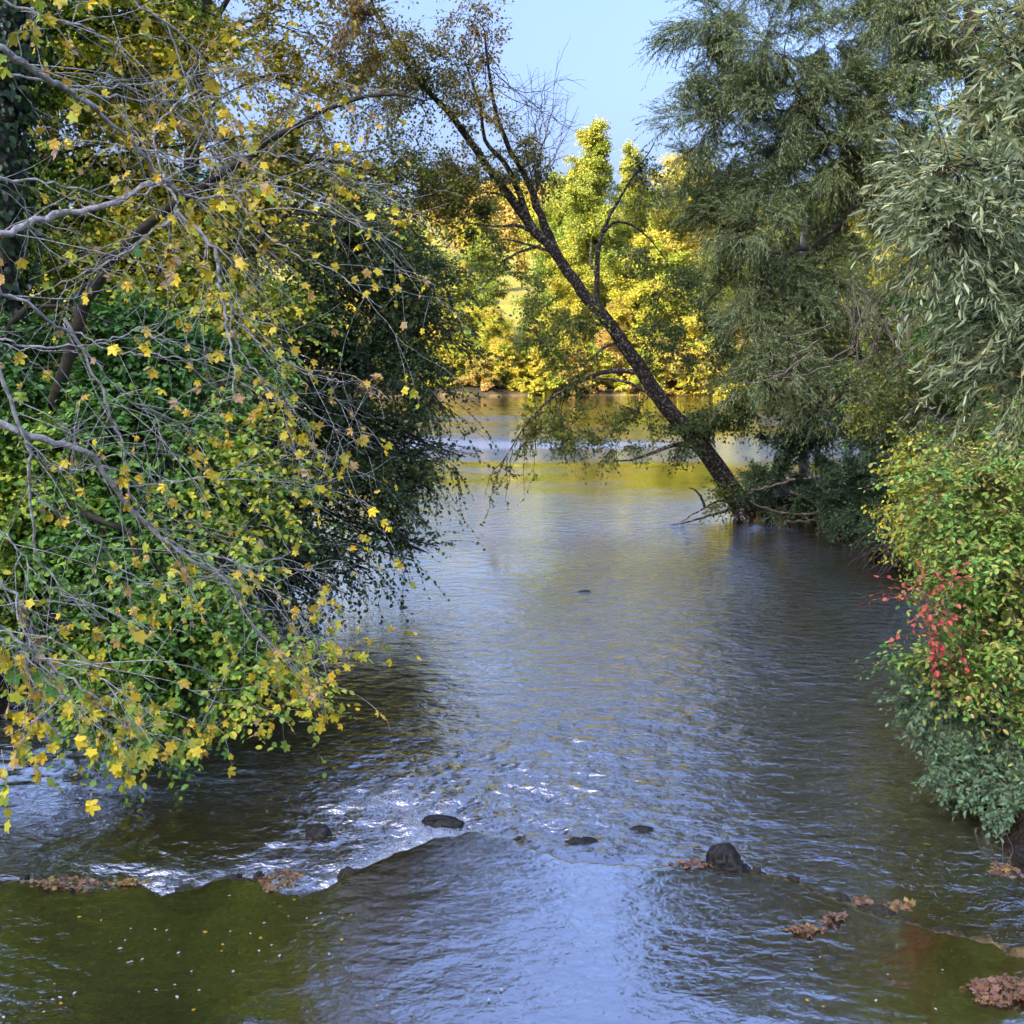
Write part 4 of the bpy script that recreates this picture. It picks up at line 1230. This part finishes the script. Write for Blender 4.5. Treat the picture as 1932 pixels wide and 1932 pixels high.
# colourful shrubs at the right edge
S_DOG = dict(shift=-.13, dens=1.8, k=8, L=(.25, .75), size=.070, leaf=OVATE, pal=P_DOGWOOD, tone=.17, tv=.30, ns=2.6, tw=.003, flat=1.3, ruffle=.5, hang=.2, outw=.9, lift=.15)
CG = 'bushes along the near right bank'
shrub('dogwood_bush', 'bright green bush turning yellow and pink on the right bank', (6.6, 11.5, .7), [
    PB(1880, 840, 11.5, 80, 50) + (8, 130, .22), PB(1800, 900, 11.6, 80, 50) + (8, 130, .25), PB(1900, 930, 11, 80, 60) + (8, 150, .3), PB(1795, 980, 11.5, 60, 50) + (8, 130, .3), PB(1880, 1030, 11, 85, 60) + (8, 160, .32),
    PB(1785, 1060, 11.4, 45, 40) + (7, 80, .4), PB(1920, 1100, 10.6, 70, 60) + (8, 130, .4), PB(1840, 1120, 11, 80, 50) + (8, 130, .38), PB(1920, 1000, 10.8, 60, 60) + (7, 110, .4)], S_DOG, M_DEAD, M_NEARLEAF, 9, CG, .014)
shrub('dogwood_bush', 'yellowing bush under the bright green one, hanging towards the water', (6.4, 11.3, .6), [
    PB(1830, 1180, 11, 75, 50) + (8, 130, .42), PB(1900, 1220, 10.8, 80, 60) + (8, 140, .4), PB(1800, 1260, 11, 70, 50) + (8, 120, .25), PB(1890, 1310, 10.9, 80, 50) + (8, 130, .25)], dict(S_DOG, pal=P_DOGWOOD), M_DEAD, M_NEARLEAF, 7, CG, .012)
shrub('spindle_bush', 'small bush with vivid red leaves sticking out over the water', (5.9, 10.9, .7), [
    PB(1740, 1118, 10.7, 34, 26) + (8, 13), PB(1735, 1190, 10.6, 24, 17) + (6, 8), PB(1785, 1125, 10.5, 25, 24) + (4, 3)], dict(S_DOG, pal=P_RED, size=.07, tone=.5), M_DEAD, M_NEARLEAF, 4, CG, .008)
shrub('osier_bush', 'grey green bush trailing into the water at the lower right', (6.1, 11.6, .5), [
    PB(1750, 1310, 11.4, 55, 40) + (7, 90), PB(1810, 1350, 11.3, 70, 45) + (8, 140), PB(1890, 1370, 11.1, 70, 50) + (8, 150), PB(1850, 1420, 11.0, 60, 35) + (7, 110), PB(1920, 1430, 10.9, 50, 35) + (6, 90), PB(1790, 1280, 11.5, 60, 40) + (7, 90), PB(1715, 1320, 11.5, 25, 20) + (4, 22), PB(1810, 1440, 10.9, 45, 25) + (6, 70), PB(1890, 1470, 10.6, 55, 25) + (6, 80), PB(1925, 1530, 10.2, 40, 25) + (5, 60)],
    dict(S_SHR, pal=P_BLUEGR, size=.062, k=12, L=(.2, .45), leaf=OVATE, tone=.5), M_DEAD, M_NEARLEAF, 8, CG, .012)
shrub('bramble_bush', 'yellow green bramble on the bank between the dogwood and the root tangle', (8.6, 17.5, .8), [
    PB(1720, 960, 17, 50, 40) + (7, 90, .6), PB(1760, 900, 17, 60, 50) + (7, 110, .6), PB(1700, 1010, 17.5, 40, 30) + (6, 60, .5), PB(1760, 1000, 16, 50, 50) + (6, 90, .55), PB(1740, 850, 17.5, 50, 40) + (6, 80, .6)],
    dict(S_SHR, pal=P_LIME, tone=.6), M_DEAD, M_NEARLEAF, 6, CG, .012)
shrub('bank_shrub', 'dim green undergrowth on the slope behind the dogwood', (8.6, 14.5, .9), [
    PB(1880, 860, 15, 90, 80) + (8, 150), PB(1840, 980, 14.5, 90, 80) + (8, 160), PB(1900, 1080, 13, 90, 90) + (8, 170), PB(1800, 1080, 14, 60, 60) + (7, 110), PB(1860, 1240, 12.6, 90, 80) + (8, 150)], dict(S_SHR, pal=P_GREEN), M_BARK, M_LEAF, 6, CG, .012)
for x, y, lab in [(7.6, 6.5, 'low green undergrowth on the near right bank beside the willow trunk'), (8.6, 9.5, 'bushy undergrowth on the right bank behind the leaf heap')]:
    shrub('undergrowth_bush', lab, (x, y, .8), [(np.array([x + rng.normal() * .7, y + k * .9 - 1.8, 1.2 + rng.uniform(0, .8)]), np.array([.9, .8, .7]), 7, 90) for k in range(5)], dict(S_SHR, pal=P_GREEN, size=.08), M_BARK, M_NEARLEAF, 6, 'undergrowth of the right bank')
# undergrowth low on the left bank
for i, (x, y, lab) in enumerate([(-8.6, 11, 'dark undergrowth on the left bank under the hornbeam'), (-8.8, 18, 'dark undergrowth on the left bank under the alder'), (-9, 30, 'dim undergrowth on the left bank behind the alder'), (-10.5, 41, 'green undergrowth on the left bank end beside the riffle')]):
    shrub('undergrowth_bush', lab, (x, y, .7), [(np.array([x + rng.normal() * .5, y + k * 1.2 - 2.4, 1.2 + rng.uniform(0, .6)]), np.array([.9, .9, .7]), 7, 90) for k in range(5)], dict(S_SHR, pal=P_ALDER, size=.09), M_BARK, M_DARKLEAF, 6, 'undergrowth of the left bank')

# driftwood, roots and rocks


def bez(a, b, sag=0.0, r0=.05, r1=.015, n=14, wob=.02):
    a, b = np.asarray(a, float), np.asarray(b, float)
    return limb([a, (a + b) / 2 + np.array([0, 0, sag]), b], r0, r1, n, wob)


wood = Geo()
for p in ([(1500, 905), (1450, 918), (1410, 930)], [(1590, 958), (1530, 968), (1460, 965), (1415, 945)], [(1600, 975), (1560, 930), (1530, 895), (1510, 870)], [(1610, 945), (1580, 965), (1550, 978)], [(1480, 985), (1530, 982), (1600, 985)], [(1620, 985), (1590, 965), (1565, 960)], [(1490, 925), (1540, 950), (1590, 962)]):
    l = limb(LP(p, 29.4), .045, .015, 14, .02)
    wood.tubes(l[0], l[1], 6)
tag(obj('driftwood', wood.build('driftwood', M_DEAD)), 'grey driftwood branches stranded under the dark shrub', 'driftwood')
wood = Geo()
for i in range(34):
    st = np.array([9.5 + rng.normal() * .25, 24.3 + rng.uniform(-1.6, 1.8), .75 + rng.normal() * .12])
    e = np.array([8.6 + rng.normal() * .25, st[1] + rng.normal() * .4, rng.uniform(-.1, .25)])
    l = limb([st, (st + e) / 2 + np.array([-.15, 0, .12]) + rng.normal(size=3) * .1, e], .03, .01, 10, .03)
    wood.tubes(l[0], l[1], 5)
tag(obj('root_tangle', wood.build('root_tangle', M_BARK)), 'dark exposed roots hanging from the eroded right bank', 'roots')
wood = Geo()
for i in range(26):
    st = np.array([6.2 + rng.normal() * .15, 11.9 + rng.normal() * .3, .75 + rng.normal() * .1])
    e = np.array([5.4 + rng.normal() * .2, 11.9 + rng.normal() * .35, .02])
    l = limb([st, (st + e) / 2 + np.array([-.1, 0, .1]) + rng.normal(size=3) * .06, e], .010, .004, 9, .015)
    wood.tubes(l[0], l[1], 4)
tag(obj('root_tangle', wood.build('root_tangle', M_DEAD)), 'thin brown rootlets under the grey green bush at the lower right', 'roots')

M_ROCK = rock_mat()


def rock(label, c, r, seed, name='rock', mat=None):
    bm = bmesh.new()
    bmesh.ops.create_icosphere(bm, subdivisions=4, radius=1)
    V = np.array([v.co[:] for v in bm.verts])
    F = np.array([[v.index for v in f.verts] for f in bm.faces])
    bm.free()
    w1, w2 = Waves(seed, 14, 1, 3), Waves(seed + 1, 20, 4, 10)
    V = V * (1 + .32 * w1(*V.T) - .26 * np.abs(w2(*V.T)) + .05 * Waves(seed + 2, 24, 10, 24)(*V.T))[:, None] * np.array(r)
    return tag(obj(name, mesh(name, V, [F], mat or M_ROCK, smoothed=True), loc=c), label, 'rock')


def wl(px, py, z=POOL):
    return W(px, py, z)


c = wl(1366, 1632); rock('dark mossy stump shaped rock standing out of the ledge', (c[0], c[1] + .08, .28), (.16, .14, .17), 35)
c = wl(1395, 1636); rock('low dark rock right against the tall mossy one', (c[0], c[1] + .05, .24), (.13, .10, .10), 36)
c = W(838, 1548, .05); rock('flat black rock awash above the smooth tongue of water', (c[0], c[1], .03), (.22, .09, .08), 7)
c = W(598, 1570, .05); rock('rounded wet rock in the churning water on the left', (c[0], c[1], .01), (.13, .09, .10), 8)
c = W(1095, 1585, 0.02); rock('dark submerged boulder in the waves below the tongue', (c[0], c[1], -.05), (.24, .10, .11), 9)
c = W(1215, 1562, 0.02); rock('thin dark rock ridge breaking the water right of the boulder', (c[0], c[1], -.04), (.22, .09, .11), 10)
c = W(1103, 1115, 0); rock('tiny dark rock breaking the surface in mid river', (c[0], c[1], -.02), (.17, .10, .05), 12)
c = W(790, 893, 0); rock('dark stone at the tip of the left bank by the riffle', (c[0], c[1], .05), (.5, .35, .28), 13)
c = W(745, 896, 0); rock('low brown stone beside the dark stone by the riffle', (c[0], c[1], .0), (.6, .4, .25), 14)
c = wl(1925, 1610); rock('green mossy rock at the right edge of the shallows', (c[0] + .02, c[1], .28), (.10, .10, .11), 15)
st_src = rock('flat brown stone set in the crest of the ledge', (0, -30, -3), (1, 1, 1), 51, 'ledge_stone', bark_mat('ledge_stone', (.012, .010, .006), (.07, .055, .03), (.05, .06, .015), 7.0))
st_src['category'] = 'stone'
st_src['group'] = 'stones of the ledge'
for i, px in enumerate([40, 225, 350, 430, 480, 655, 1425, 1500, 1600, 1655, 1700, 1790]):
    o = st_src if i == 0 else st_src.copy()
    if i: COL.objects.link(o)
    c = wl(px, np.interp(px, [a for a, b in _cr], [b for a, b in _cr]))
    w_ = rng.uniform(.07, .17)
    o.location = (c[0], c[1] + rng.uniform(.0, .10), POOL - rng.uniform(.03, .06))
    o.scale = (w_, w_ * rng.uniform(.5, .9), rng.uniform(.04, .065))
    o.rotation_euler = (rng.normal() * .1, rng.normal() * .1, rng.uniform(0, 6.28))
M_MOSS = bark_mat('moss', (.03, .07, .01), (.08, .16, .02), None, 30.0)
c = wl(1925, 1800); rock('bright green moss cushion beside the big leaf heap', (c[0], c[1], .22), (.14, .09, .06), 16, 'moss_cushion', M_MOSS)['category'] = 'moss'


def leaf_pile(label, px, py, rx, ry, n, h=.05, tone=(0, 1), size=.066, z0=POOL):
    c = wl(px, py, z0)
    g = Geo()
    a = rng.uniform(0, 6.28, n)
    r = np.sqrt(rng.uniform(0, 1, n)) * (1 + .2 * np.sin(a * 2 + n) + .2 * np.sin(a * 5 + 2 * n))
    pos = np.stack([np.cos(a) * r * rx, np.sin(a) * r * ry, h * .7 * np.maximum(0, 1 - r ** 2) * rng.uniform(.2, 1.1, n) + .008], -1)
    add_leaves(g, MAPLE, pos, unit(rng.normal(size=(n, 3)) * np.array([1, 1, .25])), np.array([0, 0, 1.0]) + rng.normal(size=(n, 3)) * .42, size * rng.uniform(.45, 1.1, n), palette(P_FALLEN, rng.uniform(*tone, n)) * rng.uniform(.6, 1.15, (n, 1)))
    return tag(obj('leaf_pile', g.build('leaf_pile', M_DRYLEAF, False), loc=c), label, 'leaf pile', 'leaf piles caught on the ledge')


leaf_pile('long brown leaf pile on the ledge at the far left', 122, 1668, .33, .09, 110)
leaf_pile('small yellow leaf pile between the far left one and the dip', 245, 1667, .17, .06, 40, .03, (.5, .8))
leaf_pile('brown and orange leaf heap on the ledge left of the tongue', 528, 1662, .19, .15, 100, .07)
leaf_pile('few brown leaves caught beside the dark mossy rock', 1305, 1630, .15, .06, 34, .04, (0, .4))
leaf_pile('small tan leaf clump on the slanting part of the ledge', 1628, 1702, .07, .05, 16, .04, (0, .5))
leaf_pile('pinkish leaf clump in front of the slanting ledge', 1575, 1735, .08, .07, 26, .08, (0, .3))
leaf_pile('tan leaf clump lapped by ripples left of the pinkish clump', 1525, 1757, .13, .07, 40, .04, (0, .6))
leaf_pile('few yellow leaves low on the slanting ledge', 1700, 1710, .16, .08, 26, .02, (.2, .8))
leaf_pile('large pink brown leaf heap at the lower right corner', 1905, 1872, .30, .17, 220, .11, (0, .55))
leaf_pile('reddish leaf clump with dry stalks at the right edge', 1895, 1645, .12, .12, 40, .06, (0, .7))
# dry stalks by that clump
wood = Geo()
c = wl(1890, 1640)
for i in range(7):
    e = c + np.array([rng.normal() * .12 - .05, rng.normal() * .08, rng.uniform(.2, .38)])
    l = limb([c + rng.normal(size=3) * .03, (c + e) / 2 + rng.normal(size=3) * .03, e], .004, .0015, 7, .004)
    wood.tubes(l[0], l[1], 4)
tag(obj('dry_stalks', wood.build('dry_stalks', M_DEAD)), 'thin dry stalks rising from the reddish leaf clump', 'stalks')

# floating leaves and pale flecks for sky glints and foam bubbles on the pool
FL = {}
for nm, tm, pal_, in (('leaf_glint_fleck', MAPLE, (.62, .40, .03)), ('glint_foam_fleck', OVATE, (.62, .62, .55))):
    g = Geo()
    add_leaves(g, tm, np.zeros((1, 3)), np.array([[1.0, 0, 0]]), np.array([[0, 0, 1.0]]), np.array([1.0]), np.array([pal_]))
    FL[nm] = g.build('leaf_glint_fleck', M_DRYLEAF, False)
first = {}
for i in range(74):
    nm = 'glint_foam_fleck' if i % 4 else 'leaf_glint_fleck'
    if i < 60:
        a_ = rng.choice(5)
        px = (80, 230, 420, 330, 560)[a_] + rng.normal() * 75
        py = (1880, 1770, 1790, 1870, 1750)[a_] + rng.normal() * 26 - .05 * (px - 300)
    elif i < 68:
        px, py = rng.uniform(1490, 1800), rng.uniform(1790, 1925)
    else:
        px, py = rng.uniform(640, 1000), rng.uniform(1800, 1920)
    c = wl(px, py, POOL + .012)
    if nm in first:
        o = first[nm].copy()
        COL.objects.link(o)
    else:
        o = first[nm] = obj('leaf_glint_fleck', FL[nm])
        tag(o, 'small pale fleck for sky glint and foam on the near pool' if nm == 'glint_foam_fleck' else 'small yellow leaf floating flat on the near pool', 'leaf', 'leaves floating on the near pool')
    o.location = c
    o.rotation_euler = (0, 0, rng.uniform(0, 6.28))
    s_ = rng.uniform(.014, .042)
    o.scale = (s_, s_, s_ * .5)
